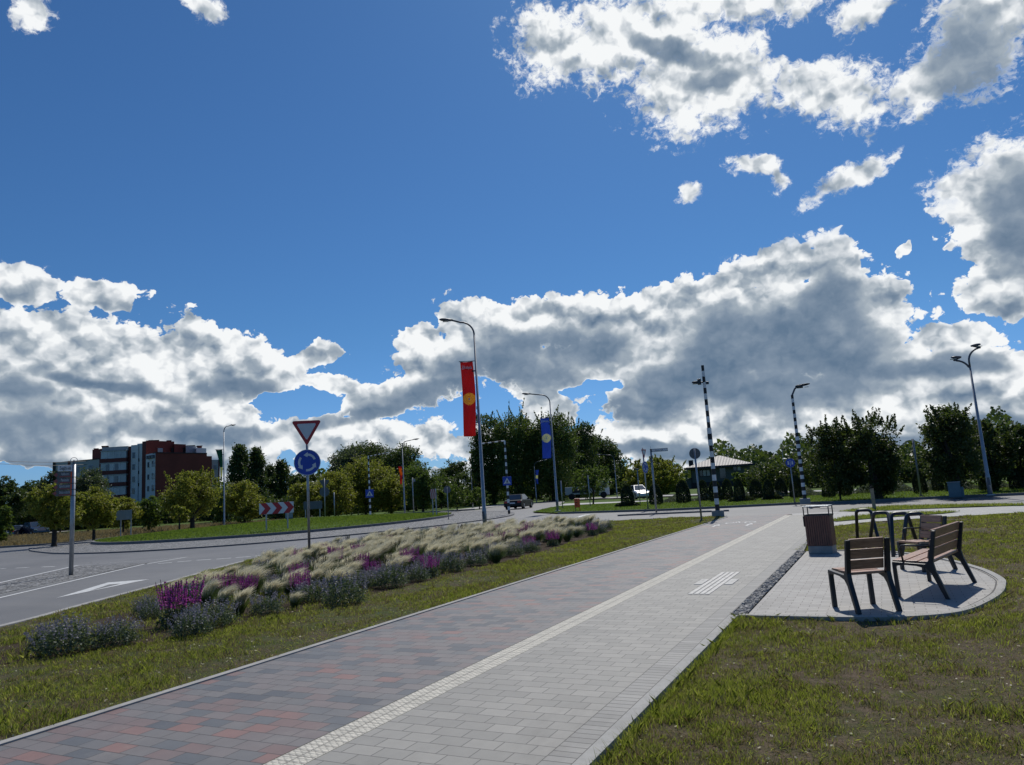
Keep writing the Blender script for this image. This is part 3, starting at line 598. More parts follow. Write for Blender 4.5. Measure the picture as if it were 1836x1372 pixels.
# ------------------------------------------------------------------ big buildings
def apartment():
    D = 165.0
    o0 = pd(250, 880, D); bz = bearing(250)
    root = thing('apartment_building', o0, bz, 'five storey block with dark red brick gable and glazed balconies behind the left trees', 'building', None)
    inv = Matrix.Translation(o0) @ Matrix.Rotation(bz, 4, 'Z'); inv = inv.inverted()
    def q(px, dd=0): v = inv @ pd(px, 880, D + dd); return (v.x, v.y)
    def zz(px, py, dd=0): return zat(px, py, D + dd)
    def wall(pa, da, pb, db, ytop, mat, depth=12, name='wall', yb=None, px=None):
        a, b = q(pa, da), q(pb, db); zt = zz(px or (pa + pb) / 2, ytop, (da + db) / 2); zb = 0 if yb is None else zz((pa + pb) / 2, yb, (da + db) / 2)
        return MB().prism([a, b, (b[0], b[1] + depth), (a[0], a[1] + depth)], zb, zt).build(name, mat, root)
    def panel(pa, pb, da, db, fx0, fx1, y0, y1, mat, name, off=0.12, th=0.15, parent=None):
        a, b = Vector(q(pa, da)), Vector(q(pb, db)); d = (b - a); n = Vector((d.y, -d.x)).normalized()
        p0, p1 = a + d * fx0, a + d * fx1; p0 = p0 + n * off; p1 = p1 + n * off
        z0, z1 = zz((pa + pb) / 2, y1, (da + db) / 2), zz((pa + pb) / 2, y0, (da + db) / 2)
        return MB().prism([p0, p1, p1 - n * th, p0 - n * th], z0, z1).build(name, mat, parent or root)
    def win(pa, pb, da, db, fx0, fx1, y0, y1, mat='glass_dark'):
        f = panel(pa, pb, da, db, fx0, fx1, y0, y1, 'render_white', 'window', 0.06, 0.1)
        w = (fx1 - fx0)
        panel(pa, pb, da, db, fx0 + w * .08, fx0 + w * .47, y0 + .35, y1 - .35, mat, 'pane', 0.10, 0.08, f)
        panel(pa, pb, da, db, fx0 + w * .53, fx1 - w * .08, y0 + .35, y1 - .35, mat, 'pane', 0.10, 0.08, f)
    # left grey wing
    wall(93, 14, 120, 10, 828.5, 'render_grey'); wall(120, 10, 125, 9.5, 826.5, 'brown_trim'); wall(125, 9.5, 177, 4, 825, 'render_grey')
    panel(125, 177, 9.5, 4, -0.02, 1.0, 824.6, 826, 'black_cap', 'roof_edge', .1, 1)
    win(125, 177, 9.5, 4, 0.1, 0.36, 836, 847); win(125, 177, 9.5, 4, 0.62, 0.80, 835, 846)
    win(125, 177, 9.5, 4, 0.1, 0.36, 857, 868); win(125, 177, 9.5, 4, 0.62, 0.80, 856, 867)
    wall(164, 10, 182, 8, 805.5, 'brick', 8); wall(177, 3, 183, 2.4, 822, 'brown_trim')
    # balcony bay
    wall(183, 2.5, 230, 0.5, 806, 'brick', 10)
    panel(183, 230, 2.5, .5, 0, 1, 801.5, 808.5, 'render_grey', 'parapet', .4, .4)
    for i, (a, b, c_) in enumerate(((809.5, 822.5, 829.5), (831, 844, 851), (852.5, 865.5, 872), (874, 888, 896))):
        bal = panel(183, 230, 2.5, .5, 0, 1, b, c_, 'brown_trim', 'balcony', 1.1, 1.2)
        gl = panel(183, 230, 2.5, .5, 0.02, .98, a, b, 'glass_pale', 'balcony_glazing', 1.0, .6)
        for k, fx in enumerate((.25, .5, .75)): panel(183, 230, 2.5, .5, fx - .008, fx + .008, a, b, 'render_white', 'mullion', 1.06, .1, gl)
        if i in (1, 2): panel(183, 230, 2.5, .5, .18 + .04 * i, .34, a + 1.5, b, 'glass_dark', 'open_pane', 1.08, .08, gl); panel(183, 230, 2.5, .5, .55, .68, a + 1.5, b, 'glass_dark', 'open_pane', 1.08, .08, gl)
        panel(183, 230, 2.5, .5, 0, 1, a - 1.3, a, 'render_grey', 'balcony_slab', 1.15, 1.2)
    wall(230, 0.2, 234, 0, 800.5, 'brown_trim')
    # white bay with small windows
    wall(234, 0, 247, -1, 798, 'render_white'); wall(245, -.5, 254, -1.5, 795.5, 'render_white')
    for y in (811, 832, 854, 875): win(234, 247, 0, -1, .18, .62, y, y + 11)
    for y in (822, 844, 866): panel(245, 254, -.5, -1.5, .2, .48, y, y + 6, 'glass_dark', 'stair_window', .06, .1)
    wall(254, -2, 261, -3, 791.5, 'brown_trim')
    # tall brick core behind and its penthouse
    wall(261, 2, 312, 6, 791.5, 'brick', 10, px=261); wall(312, 5, 333, 7, 796.5, 'brick', 10)
    panel(261, 333, 2, 7, .28, .40, 804, 811, 'glass_pale', 'penthouse_window', .1, .1)
    wall(333, 6, 352, 8, 800, 'render_grey', 8, px=333); panel(261, 333, 2, 7, .62, .98, 803, 811, 'black_cap', 'recess', .1, .1)
    wall(352, 6, 370, 8, 803.5, 'render_white', 8)
    for a, b, t, dd in ((266, 284, 789, 5), (299, 306, 789.5, 8), (181, 192, 799.5, 8), (335, 349, 798.5, 9), (354, 362, 799, 9), (167, 174, 804, 11)):
        ch = wall(a, dd, b, dd, t + 1.2, 'brick', 1.4, 'chimney', t + 6); c2 = wall(a - 1, dd - .3, b + 1, dd - .3, t, 'black_cap', 2, 'chimney_cap', t + 1.2); c2.parent = ch
    # front grey side wall with air conditioners and the blind gable
    wall(261, -5, 278, -9, 813.5, 'render_white', 9, px=270)
    for y in (828, 850, 871): win(261, 278, -5, -9, .2, .42, y, y + 10); win(261, 278, -5, -9, .66, .95, y - 1, y + 10)
    for f_ in (.3, .55, .8): panel(261, 278, -5, -9, f_, f_ + .14, 817, 823, 'sign_back', 'air_conditioner', .5, .5)
    wall(278, -9, 371, -3, 812.5, 'brick', 9, px=325); wall(371, -3, 380, -2.4, 818, 'brick', 9)
    panel(278, 371, -9, -3, -0.005, 1.0, 811.8, 813.4, 'black_cap', 'roof_edge', .1, 1)
    wall(380, 3, 393, 4, 824.5, 'render_grey', 9); panel(380, 393, 3, 4, .9, 1.05, 824, 875, 'brown_trim', 'corner_trim', .1, .2)
    win(380, 393, 3, 4, .2, .7, 834, 843); win(380, 393, 3, 4, .2, .7, 855, 864)
    wall(93, 13.5, 97, 13, 829, 'black_cap', 12)
    return root
apartment()
# power lines running to its roof
mb = MB(); a, b = pd(-60, 826, 150), pd(250, 826, 185)
for y0, y1 in ((821, 815), (826.5, 821)):
    p = [Vector((*(a.xy + (b - a).xy * t), zat(-60, y0, 150) * (1 - t) + zat(250, y1, 185) * t - 1.2 * 4 * t * (1 - t))) for t in np.linspace(0, 1, 14)]
    mb.tube(p, 0.035, 4)
tag(mb.build('power_line', 'wire'), 'two thin dark overhead wires running to the red apartment block roof', 'power line')

def house():
    D = 150.0; o0 = pd(1289, 860, D); bz = bearing(1289) + 0.0
    root = thing('house', o0, bz, 'grey two storey house with ribbed pyramid metal roof behind clipped thujas', 'house')
    s = mpp(1289, 860, D)
    zc = lambda y, px=1289: zat(px, y, D)
    xs = lambda px: (px - 1289) * s
    eave = zc(836); w0, w1 = xs(1240), xs(1346)
    MB().prism([(w0, 0), (w1, 0), (w1, 12), (w0, 12)], 0, eave).build('wall', 'house_wall', root)
    MB().prism([(w0 - .1, -.15), (w1 + .1, -.15), (w1 + .1, 0), (w0 - .1, 0)], 0, zc(863)).build('ground_floor_cladding', 'house_trim', root)
    # hip roof
    e0, e1, yf, yb = xs(1229), xs(1354), -1.6, 13.6; ap = (xs(1292), 6, zc(815.5)); ap2 = (xs(1296), 6, zc(815.5))
    r = MB().add([(e0, yf, eave), (e1, yf, eave), (e1, yb, eave), (e0, yb, eave), ap, ap2], [(0, 1, 5, 4), (1, 2, 5), (2, 3, 4, 5), (3, 0, 4), (3, 2, 1, 0)]).build('roof', 'roof_metal', root)
    rb = MB()
    for k in range(46):
        x = e0 + (e1 - e0) * (k + .5) / 46; t = (x - e0) / (ap[0] - e0) if x < ap[0] else (e1 - x) / (e1 - ap2[0])
        t = min(1, t); rb.tube([(x, yf, eave + .05), (x, yf + (6 - yf) * t, eave + (ap[2] - eave) * t + .05)], 0.05, 4)
    c = rb.build('roof_rib', 'roof_metal', root); c.parent = r
    g_ = MB().box(((e0 + e1) / 2, yf - .05, eave - .12), (e1 - e0 + .1, .15, .42)).build('fascia', 'house_trim', root)
    MB().box((xs(1241), 3, zc(829)), (.9, .8, 1.7)).build('chimney', 'house_trim', root)
    def win(x0, x1, y0, y1, bars=2):
        f = MB().box(((xs(x0) + xs(x1)) / 2, -.03, (zc(y0) + zc(y1)) / 2), (xs(x1) - xs(x0), .12, zc(y0) - zc(y1))).build('window', 'house_trim', root)
        n = bars + 1; w = (xs(x1) - xs(x0)) / n
        for i in range(n): MB().box((xs(x0) + w * (i + .5), -.1, (zc(y0) + zc(y1)) / 2), (w * .8, .05, (zc(y0) - zc(y1)) * .82)).build('pane', 'glass_pale' if i else 'glass_dark', f)
    win(1255, 1274.5, 840.5, 853); win(1316, 1330, 838, 847, 1)
    MB().box((xs(1297), -.02, (zc(840) + zc(858)) / 2), (xs(1302) - xs(1292), .1, zc(840) - zc(858))).build('balcony_door', 'glass_dark', root)
    MB().tube([(xs(1240.5), -.2, 0), (xs(1240.5), -.2, eave)], .07, 6).build('downpipe', 'house_trim', root)
    gm = MB(); a = xs(1215); b = xs(1240)
    gm.add([(a, 0, zc(864)), (b, 0, zc(853)), (b, 9, zc(853)), (a, 9, zc(864)), (a, 0, 0), (b, 0, 0), (b, 9, 0), (a, 9, 0)], [(0, 1, 2, 3), (4, 5, 1, 0), (7, 6, 2, 3), (4, 0, 3, 7), (1, 5, 6, 2)])
    gm.build('side_wing', 'house_wall', root); MB().box(((a + b) / 2, 4.5, (zc(858.5))), (b - a + .8, 10, .12), rot=Matrix.Rotation(-math.atan2(zc(853) - zc(864), b - a), 3, 'Y')).build('side_roof', 'roof_metal', root)
pm('roof_metal', (0.10, 0.10, 0.108), 0.55, 0.2, 0.1, 2)
house()
def hut(px, y0, y1, D, w, label, mat='render_white'):
    o = thing('house', pd(px, 870, D), bearing(px), label, 'house'); z0, z1 = zat(px, y1, D), zat(px, y0, D); s = mpp(px, 870, D); hw = w * s / 2
    MB().prism([(-hw, 0), (hw, 0), (hw, 8), (-hw, 8)], 0, z0 + (z1 - z0) * .45).build('wall', mat, o)
    zr = z0 + (z1 - z0) * .45
    MB().add([(-hw - .4, -.5, zr), (hw + .4, -.5, zr), (hw + .4, 8.5, zr), (-hw - .4, 8.5, zr), (0, -.5, z1), (0, 8.5, z1)], [(0, 1, 4), (1, 2, 5, 4), (2, 3, 5), (3, 0, 4, 5), (3, 2, 1, 0)]).build('roof', 'roof_metal', o)
    MB().box((0, -.04, zr * .55), (1.0, .1, 1.1)).build('window', 'glass_dark', o)
hut(1568, 838, 868, 110, 34, 'small pale gabled house glimpsed through the big tree behind the bike racks')

# ------------------------------------------------------------------ street lamps and banners
def cobra_head(mb, tip, ang, L=0.62, tilt=0.1):
    R = Matrix.Rotation(ang, 3, 'Z') @ Matrix.Rotation(-tilt, 3, 'Y')
    prof = [(0, .05, .035), (.12, .075, .05), (.3, .14, .055), (.5, .15, .045), (.62, .06, .02)]
    vs = []
    for x, w, h in prof:
        x = x * L / .62
        for a, b in ((-w, -.3 * h), (-w * .7, h), (w * .7, h), (w, -.3 * h), (w * .6, -h), (-w * .6, -h)): vs.append(Vector(tip) + R @ Vector((x, a, b)))
    fs = [tuple(range(6)), tuple(range(24, 30))] + [(i * 6 + k, i * 6 + (k + 1) % 6, (i + 1) * 6 + (k + 1) % 6, (i + 1) * 6 + k) for i in range(4) for k in range(6)]
    mb.add(vs, fs)
def lamp(base, H, arm, label, r0=0.085, arms=((0.0, 1.6, 0.0),), group='street lamps', bulge=True):
    """arms: (world angle, reach, drop of the arm's start below the top)"""
    root = thing('street_lamp', base, 0, label, 'street lamp', group)
    top = H - .75
    MB().tube([(0, 0, 0), (0, 0, .9), (0, 0, .92), (0, 0, top)], [r0, r0 * .97, r0 * .85, r0 * .42], 12).build('pole', 'galv', root, smooth=True)
    MB().box((0, 0, .02), (.34, .34, .06)).build('base_plate', 'galv', root, bevel=.01)
    MB().box((0, -r0, .62), (.11, .02, .34)).build('service_door', 'galv_dark', root)
    for ang, reach, drop in arms:
        c, s_ = math.cos(ang), math.sin(ang); pts = []; hh = H - drop
        for t in np.linspace(0, 1, 9):
            a = t * math.pi / 2; R_ = .6
            pts.append((c * R_ * (1 - math.cos(a)), s_ * R_ * (1 - math.cos(a)), hh - R_ - .15 + R_ * math.sin(a)))
        pts = [(0, 0, top - .02)] + [p for p in pts if p[2] > top - .02] + [(c * reach, s_ * reach, hh - .15 + .12)]
        MB().tube(pts, r0 * .42, 8).build('arm', 'galv_dark', root, smooth=True)
        mb = MB(); cobra_head(mb, (c * (reach - .05), s_ * (reach - .05), hh - .03), ang, .62 if reach > .9 else .42); h = mb.build('lamp_head', 'galv_dark', root, smooth=True)
        R = Matrix.Rotation(ang, 3, 'Z'); MB().box(Vector((c * (reach + .28), s_ * (reach + .28), hh - .075)), (.26, .16, .02), ang).build('lamp_glass', 'lamp_glass', h)
    return root
def banner(name, base, z0, z1, w, ang, mats, label, emblem=True, word='Jēkabpils', twist=0.0, narrow=1.0, bands=None, group='lamp post banners'):
    """cloth hanging from a short rod on a pole; local +x runs away from the pole"""
    root = thing(name, base, ang, label, 'banner', group)
    nx, nz = (56, 190) if emblem else (14, 46); V = []; 
    def P(u, v):                                   # u 0 at the pole, v 0 at the top
        x = .14 + u * w * (narrow + (1 - narrow) * (1 - v) ** 2); 
        y = .035 * math.sin(v * 9 + u * 2.2) * (0.3 + v) + .05 * math.sin(u * 5 + v * 3) * v + twist * u * v * 1.5 + .025 * math.sin((u - v * 2) * 8)
        x += -.05 * math.sin(v * 4) * (1 - u * .4); 
        return Vector((x, y, z1 - v * (z1 - z0) - .02 * math.sin(u * 3)))
    def star(u, v):                                # woven sun of rings and rays
        dx, dz = (u - .5) * w, (v - .5) * (z1 - z0); r = math.hypot(dx, dz) / (w / .72); a = math.atan2(dz, dx) / (2 * math.pi) % 1
        if r < .035: return 2
        for k, (r0, r1, n_, f_) in enumerate(((.055, .125, 10, .82), (.125, .145, 1, 2), (.155, .225, 16, .82), (.225, .245, 1, 2), (.253, .312, 20, .80), (.312, .328, 1, 2), (.334, .36, 24, .7))):
            if r0 <= r < r1: return 1 if (a * n_) % 1 < f_ else 0
        return 0
    vs = [P(i / nx, j / nz) for j in range(nz + 1) for i in range(nx + 1)]
    fs, mi = [], []
    for j in range(nz):
        for i in range(nx):
            fs.append((j * (nx + 1) + i, j * (nx + 1) + i + 1, (j + 1) * (nx + 1) + i + 1, (j + 1) * (nx + 1) + i))
            mi.append(star((i + .5) / nx, (j + .5) / nz) if emblem else (0 if not bands else next(k for k, b in enumerate(bands) if j / nz < b)))
    me = MB(); me.v = [tuple(v) for v in vs]; me.f = fs; me.mi = mi
    cl_ = me.build('cloth', mats, root, smooth=True); so = cl_.modifiers.new('solid', 'SOLIDIFY'); so.thickness = .006
    MB().tube([(0, 0, z1 + .015), (w + .2, 0, z1 + .015)], .016, 6).build('rod', 'steel_black', root)
    MB().tube([(0, 0, z1 - .45), (.2, 0, z1 - .45)], .03, 6).build('clamp', 'steel_black', root)
    if word:
        p = P(.5, .075)
        t_ = text_mesh(word, .2, 'sign_white', root, Matrix.Translation((p.x, p.y - .03, p.z)) @ Matrix.Rotation(0.1, 4, 'Y') @ UPRIGHT, width=w * .82)
        t2 = text_mesh(word, .2, 'sign_white', root, Matrix.Translation((p.x, p.y + .03, p.z)) @ Matrix.Rotation(math.pi, 4, 'Z') @ Matrix.Rotation(0.1, 4, 'Y') @ UPRIGHT, width=w * .82)
    return root
UL = bearing(700) + math.pi                             # direction pointing left across the view
b1 = Vector((-16.45, 28.4, .05)); D1 = math.hypot(*b1.xy); b1 = pd(870, 948, D1, .05); H1 = zat(852, 573, D1)
lamp(b1, H1, 0, 'tall grey street lamp with the long red banner, rising behind the flower bed', .1, ((bearing(850) + math.pi, 1.0, 0),))
banner('banner', b1, zat(860, 783, D1), zat(845, 652, D1) + .05, .57, bearing(850) + math.pi, ['banner_red', 'gold', 'sign_white'], 'long red banner with golden sun emblem on the nearest lamp post', word='Jēkabpils')
b2 = g(1000, 917, .1); D2 = math.hypot(*b2.xy)
lamp(b2, zat(983, 706, D2), 0, 'street lamp carrying the blue banner beside the orange bin', .095, ((bearing(980) + math.pi, 1.35, 0),))
banner('banner', b2, zat(985, 824, D2), zat(976, 752, D2), .62, bearing(980) + math.pi, ['banner_blue', 'pale_gold', 'sign_white'], 'blue banner with pale round emblem, right of the zebra post with crossing sign', emblem='pale', word='Jēkabpils')
bL = pd(402, 938, 70); lamp(bL, zat(408, 760, 70), 0, 'street lamp with twisted green banner left of the give way sign', .09, ((bearing(402) + .9, 1.0, 0),))
banner('banner', bL, zat(402, 862, 70), zat(402, 806, 70), .55, bearing(402) + math.pi, ['banner_green', 'banner_green', 'pale_gold', 'banner_green'], 'twisted dark green and yellow banner on the lamp post near the apartment block', emblem=False, word=None, narrow=.25, bands=(.35, .55, .85, 1.1))
bM = pd(726, 922, 74); lamp(bM, zat(722, 791, 74), 0, 'street lamp behind the roundabout island with orange and red banner', .09, ((bearing(722) + .15, 1.2, -.15),))
banner('banner', bM, zat(722, 868, 74), zat(722, 836, 74), .34, bearing(722) + math.pi, ['banner_red', 'banner_orange', 'banner_red'], 'narrow orange and red banner furled against a lamp post in front of trees', emblem=False, word=None, narrow=.6, bands=(.1, .5, 1.1))
bR = g(1776, 888, .1); DR = math.hypot(*bR.xy)
lamp(bR, zat(1744, 632, DR), 0, 'tall double armed street lamp in front of the right trees', .1, ((bearing(1740) + .5, .25, -.25), (bearing(1740) + math.pi, .32, .22)))
b6 = pd(962, 898, 95); lamp(b6, zat(957, 826, 95), 0, 'short distant lamp post with small blue banner under the big dark trees', .07, ((bearing(957), 1.2, 0),))
banner('banner', b6, zat(960, 868, 95), zat(960, 843, 95), .45, bearing(957), ['banner_blue', 'pale_gold', 'banner_blue'], 'small blue and yellow banner in the shade of the big dark trees', emblem=False, word=None, narrow=.5, bands=(.35, .6, 1.1))
lamp(pd(1107, 895, 92), zat(1103, 813, 92), 0, 'distant lamp in front of the dark tree wall right of centre', .07, ((bearing(1103) + math.pi, 1.6, 0),))
lamp(pd(1411, 880, 95), zat(1404, 795, 95), 0, 'thin distant lamp mast between the two zebra posts', .06, ((bearing(1404) + 1.5, .4, 0),))
lamp(pd(848, 908, 88), zat(845, 842, 88), 0, 'thin bare mast left of the zebra post with crossing sign', .05, ((bearing(848) + 1.57, .3, 0),))

# ------------------------------------------------------------------ zebra banded posts
def zebra(base, H, label, head=None, sign=False, arm=None, r=.075, n=22, plinth=True, sleeve=None, ang=0.0):
    root = thing('crossing_post', base, ang, label, 'banded post', 'black and white banded crossing posts')
    z0 = .26 if plinth else 0
    if plinth: MB().box((0, 0, .12), (.5, .5, .28)).build('plinth', 'concrete', root, bevel=.02)
    h = (H - z0) / n; vs = MB()
    for i in range(n):
        ra, rb = r * (1 - .35 * i / n), r * (1 - .35 * (i + 1) / n); rr = ra + (.02 if sleeve and sleeve[0] <= i < sleeve[1] else 0)
        vs.tube([(0, 0, z0 + i * h), (0, 0, z0 + (i + 1) * h)], [rr, rr if rr > ra else rb], 14, mi=0 if i % 2 == 0 else 1)
    vs.build('pole', ['black_paint', 'white_paint'], root)
    if arm:
        a = MB(); L, m_ = arm, 10
        for i in range(m_): a.tube([(L * i / m_, 0, H - .08 + .03 * i), (L * (i + 1) / m_, 0, H - .08 + .03 * (i + 1))], .045, 8, mi=i % 2)
        a.build('arm', ['black_paint', 'white_paint'], root)
    if head == 'near':
        MB().tube([(0, 0, H - .75), (-.15, 0, H - .72)], .03, 8).build('bracket', 'steel_black', root)
        mb = MB(); cobra_head(mb, (-.12, 0, H - .74), math.pi, .40); mb.box((-.2, 0, H - .7), (.15, .2, .24)); hd = mb.build('lamp_head', 'steel_black', root, bevel=.01)
        MB().box((.13, 0, H - .78), (.12, .12, .11)).build('camera_box', 'steel_black', root, bevel=.01); MB().box((-.42, 0, H - .775), (.14, .12, .02)).build('lamp_glass', 'lamp_glass', hd)
    if head == 'bent':
        MB().tube([(0, 0, H - .02), (.16, 0, H + .3), (.28, 0, H + .4)], .045, 8).build('bracket', 'galv_dark', root)
        mb = MB(); cobra_head(mb, (.2, 0, H + .42), 0, .72); mb.box((.42, 0, H + .4), (.3, .25, .16)); hd = mb.build('lamp_head', 'steel_black', root, bevel=.01)
        MB().box((.74, 0, H + .34), (.2, .14, .02)).build('lamp_glass', 'lamp_glass', hd)
    if sign:
        zc, w = sign; cs = MB().box((0, -.11, zc), (w, .03, w)).build('crossing_sign', 'sign_blue', root, bevel=.01)
        t = w * .40
        MB().plate([(-t, zc - t * .78), (t, zc - t * .78), (0, zc + t * .9)], -.132, -.128).build('white_triangle', 'sign_white', cs)
        p = MB(); k = w / .9
        for pl in (((-.02, .14), (.03, .14), (.05, .1), (.02, .06), (-.03, .08)),                  # head
                   ((-.05, .06), (.04, .06), (.05, -.06), (-.04, -.06)), ((-.05, .05), (-.12, -.03), (-.1, -.05), (-.04, .02)), ((.04, .05), (.11, -.01), (.1, -.04), (.04, .01)),
                   ((-.04, -.06), (.0, -.06), (-.09, -.22), (-.13, -.22)), ((.0, -.06), (.05, -.06), (.12, -.22), (.07, -.22))):
            p.plate([(a * k, zc + (b - .03) * k) for a, b in pl], -.137, -.133)
        for x in (-.2, -.1, 0, .1, .2): p.plate([((x - .025) * k, zc - .27 * k), ((x + .025) * k, zc - .27 * k), ((x + .025) * k, zc - .235 * k), ((x - .025) * k, zc - .235 * k)], -.137, -.133)
        p.build('walking_figure', 'sign_black', cs)
    return root
bz1 = Vector((-6.18, 30.9, .03)); bz1 = pd(1288, 928, 32.0, .04)
zebra(bz1, zat(1259, 657, 32), 'nearest banded post with lamp head, on a concrete foot beside the cycle path', 'near', r=.095, n=25, sleeve=(11, 14), ang=bearing(1288))
bz2 = g(1444, 903, .08); Dz = math.hypot(*bz2.xy)
zebra(bz2, zat(1422, 711, Dz), 'banded post with bent lamp head across the road, left of the big dark tree', 'bent', r=.10, n=27, sleeve=(13, 16), ang=bearing(1444))
bz3 = pd(913, 923, 52, .1)
zm = zebra(bz3, zat(905, 793, 52), 'banded post with overhead arm and blue crossing sign beside the black car', None, (zat(910, 865, 52), .62), None, r=.09, n=20, plinth=False, ang=bearing(910))
a = MB(); Hm = zat(905, 793, 52)
for i in range(7): a.tube([(-.24 * i, 0, Hm + .0 - .015 * i), (-.24 * (i + 1), 0, Hm - .015 * (i + 1))], .045, 8, mi=(i + 1) % 2)
a.build('arm', ['black_paint', 'white_paint'], zm)
bz4 = pd(664, 925, 75); zebra(bz4, zat(664, 817, 75), 'banded post with long arm and crossing sign against the olive trees left of centre', None, (zat(664, 885, 75), .8), 2.0, r=.10, n=20, plinth=False, ang=bearing(664))

# ------------------------------------------------------------------ traffic signs
def tri_pts(s, zc, up=False, r=0.08):
    h = s * .866; sg = 1 if up else -1
    c = [(0, zc + sg * h * .62), (-s / 2, zc - sg * h * .38), (s / 2, zc - sg * h * .38)]; out = []
    for i in range(3):
        p = Vector(c[i]); a = (Vector(c[i - 1]) - p).normalized(); b = (Vector(c[(i + 1) % 3]) - p).normalized()
        for t in (0, .5, 1): out.append(tuple(p + (a * (1 - t) + b * t) * s * r * (1 if t != .5 else .75)))
    return out
def disc(r, zc, n=40, x0=0): return [(x0 + r * math.cos(2 * math.pi * k / n), zc + r * math.sin(2 * math.pi * k / n)) for k in range(n)]
def arrows(mb, R, zc, y0, y1):
    for k in range(3):
        a0 = rad(120 * k + 20); n = 9; w = R * .085; rm = R * .6
        A = [a0 + rad(66) * i / n for i in range(n + 1)]
        pts = [((rm + w) * math.cos(a), zc + (rm + w) * math.sin(a)) for a in A] + [((rm - w) * math.cos(a), zc + (rm - w) * math.sin(a)) for a in A[::-1]]
        mb.plate(pts, y0, y1)
        e = A[-1]; tip = e + rad(30)
        mb.plate([((rm + 2.4 * w) * math.cos(e), zc + (rm + 2.4 * w) * math.sin(e)), ((rm + .3 * w) * math.cos(tip), zc + (rm + .3 * w) * math.sin(tip)), ((rm - 2.4 * w) * math.cos(e), zc + (rm - 2.4 * w) * math.sin(e))], y0, y1)
def give_way(base, s, ztri, R, zdisc, ztop, ang, label, r=.038):
    root = thing('traffic_sign', base, ang, label, 'traffic sign')
    MB().tube([(0, 0, 0), (0, 0, ztop)], r, 12).build('post', 'galv', root, smooth=True)
    MB().tube([(0, 0, 0), (0, 0, .05)], r * 2, 12).build('base_collar', 'galv_dark', root)
    y = -r - .012
    t = MB().plate(tri_pts(s, ztri), y - .012, y).build('give_way_plate', 'sign_red', root, bevel=.003)
    MB().plate(tri_pts(s * .66, ztri + s * .008), y - .017, y - .013).build('white_field', 'sign_white', t)
    d = MB().plate(disc(R, zdisc), y - .012, y).build('roundabout_plate', 'sign_blue', root)
    rim = MB(); n = 40
    o_, i_ = disc(R, zdisc), disc(R * .955, zdisc)
    for k in range(n): rim.plate([o_[k], o_[(k + 1) % n], i_[(k + 1) % n], i_[k]], y - .016, y - .0125)
    mb = MB(); arrows(mb, R, zdisc, y - .018, y - .013); mb.build('arrows', 'sign_white', d)
    rim.build('rim', 'sign_white', d)
    br = MB()
    for z in (ztri - s * .05, ztri + s * .2, zdisc - R * .5, zdisc + R * .5): br.box((0, -.01, z), (.12, .07, .03))
    br.build('clamps', 'galv_dark', root)
Dg = 22.5; bg_ = pd(555, 1003, Dg, .035)
s_ = mpp(551, 780, Dg) * 1.0
give_way(bg_, 55 * s_, zat(550, 774, Dg), 24 * s_, zat(551, 831.5, Dg), zat(549, 757, Dg), bearing(551) - .08, 'tall give way triangle over blue roundabout disc behind the flower bed')
Dq = 44.5; give_way(pd(1162, 913, Dq, .1), .62, zat(1155, 815, Dq), .36, zat(1158, 841, Dq), zat(1153, 806, Dq), bearing(1160) + 1.08, 'give way and roundabout signs seen almost edge on, left of the street name post', .04)
def back_sign(base, H, plates, label, ang, r=.035, mat='sign_back', x0=0):
    root = thing('traffic_sign', base, ang, label, 'traffic sign')
    MB().tube([(0, 0, 0), (0, 0, H)], r, 10).build('post', 'galv', root, smooth=True)
    MB().tube([(0, 0, 0), (0, 0, .05)], r * 1.9, 10).build('base_collar', 'galv_dark', root)
    for p in plates:
        if p[0] == 'disc': o = MB().plate(disc(p[1], p[2]), r + .004, r + .02).build('sign_plate', mat, root)
        elif p[0] == 'tri': o = MB().plate(tri_pts(p[1], p[2], p[3]), r + .004, r + .02).build('sign_plate', mat, root)
        elif p[0] == 'rect': o = MB().box((p[4] if len(p) > 4 else 0, r + .01, p[3]), (p[1], .016, p[2])).build('sign_plate', mat, root, bevel=.004)
        MB().box((0, r * .5 + .003, p[2] if p[0] != 'rect' else p[3]), (.14, .03, .035)).build('clamp', 'galv_dark', o)
    return root
Da = 29.3; back_sign(pd(1258, 934, Da, .035), zat(1244, 805, Da), [('disc', .215, zat(1245, 815, Da))], 'grey back of a round sign on a slim post left of the nearest zebra post', bearing(1245), .038)
Db = 41.0
bs = back_sign(pd(1426, 906, Db, .09), zat(1422, 828, Db), [], 'round blue path sign left of the far zebra post', bearing(1424))
pl = MB().plate(disc(.235, zat(1423, 833, Db)), -.06, -.045).build('blue_plate', 'sign_blue', bs)
mk = MB(); zz_ = zat(1423, 833, Db); mk.box((0, -.064, zz_), (.02, .006, .34)); mk.plate([(-.14, zz_ - .08), (-.05, zz_ - .08), (-.07, zz_ + .1), (-.12, zz_ + .1)], -.067, -.061); mk.plate([(.06, zz_ - .08), (.15, zz_ - .08), (.12, zz_ + .1), (.08, zz_ + .1)], -.067, -.061); mk.build('pictogram', 'sign_white', pl)
Dc = 66; back_sign(pd(583, 927, Dc, .3), zat(583, 864, Dc), [('tri', .9, zat(583, 873, Dc), False), ('disc', .42, zat(585, 888, Dc))], 'grey sign backs, triangle above disc, on a post on the island', bearing(583), .05)
back_sign(pd(600, 927, 65, .3), zat(600, 889, 65), [('rect', .16, .12, zat(600, 892, 65))], 'short thin post with a tiny box right of the grey sign backs', bearing(600), .045)
back_sign(pd(804, 926, 50, .02), zat(803, 874, 50), [('disc', .25, zat(803, 878.5, 50))], 'grey back of a round sign at the right tip of the island', bearing(804), .03)
back_sign(pd(1148, 905, 56, .1), zat(1143, 845, 56), [('rect', .3, .12, zat(1143, 844, 56))], 'slim post with a small grey box left of the edge on signs', bearing(1143), .035)
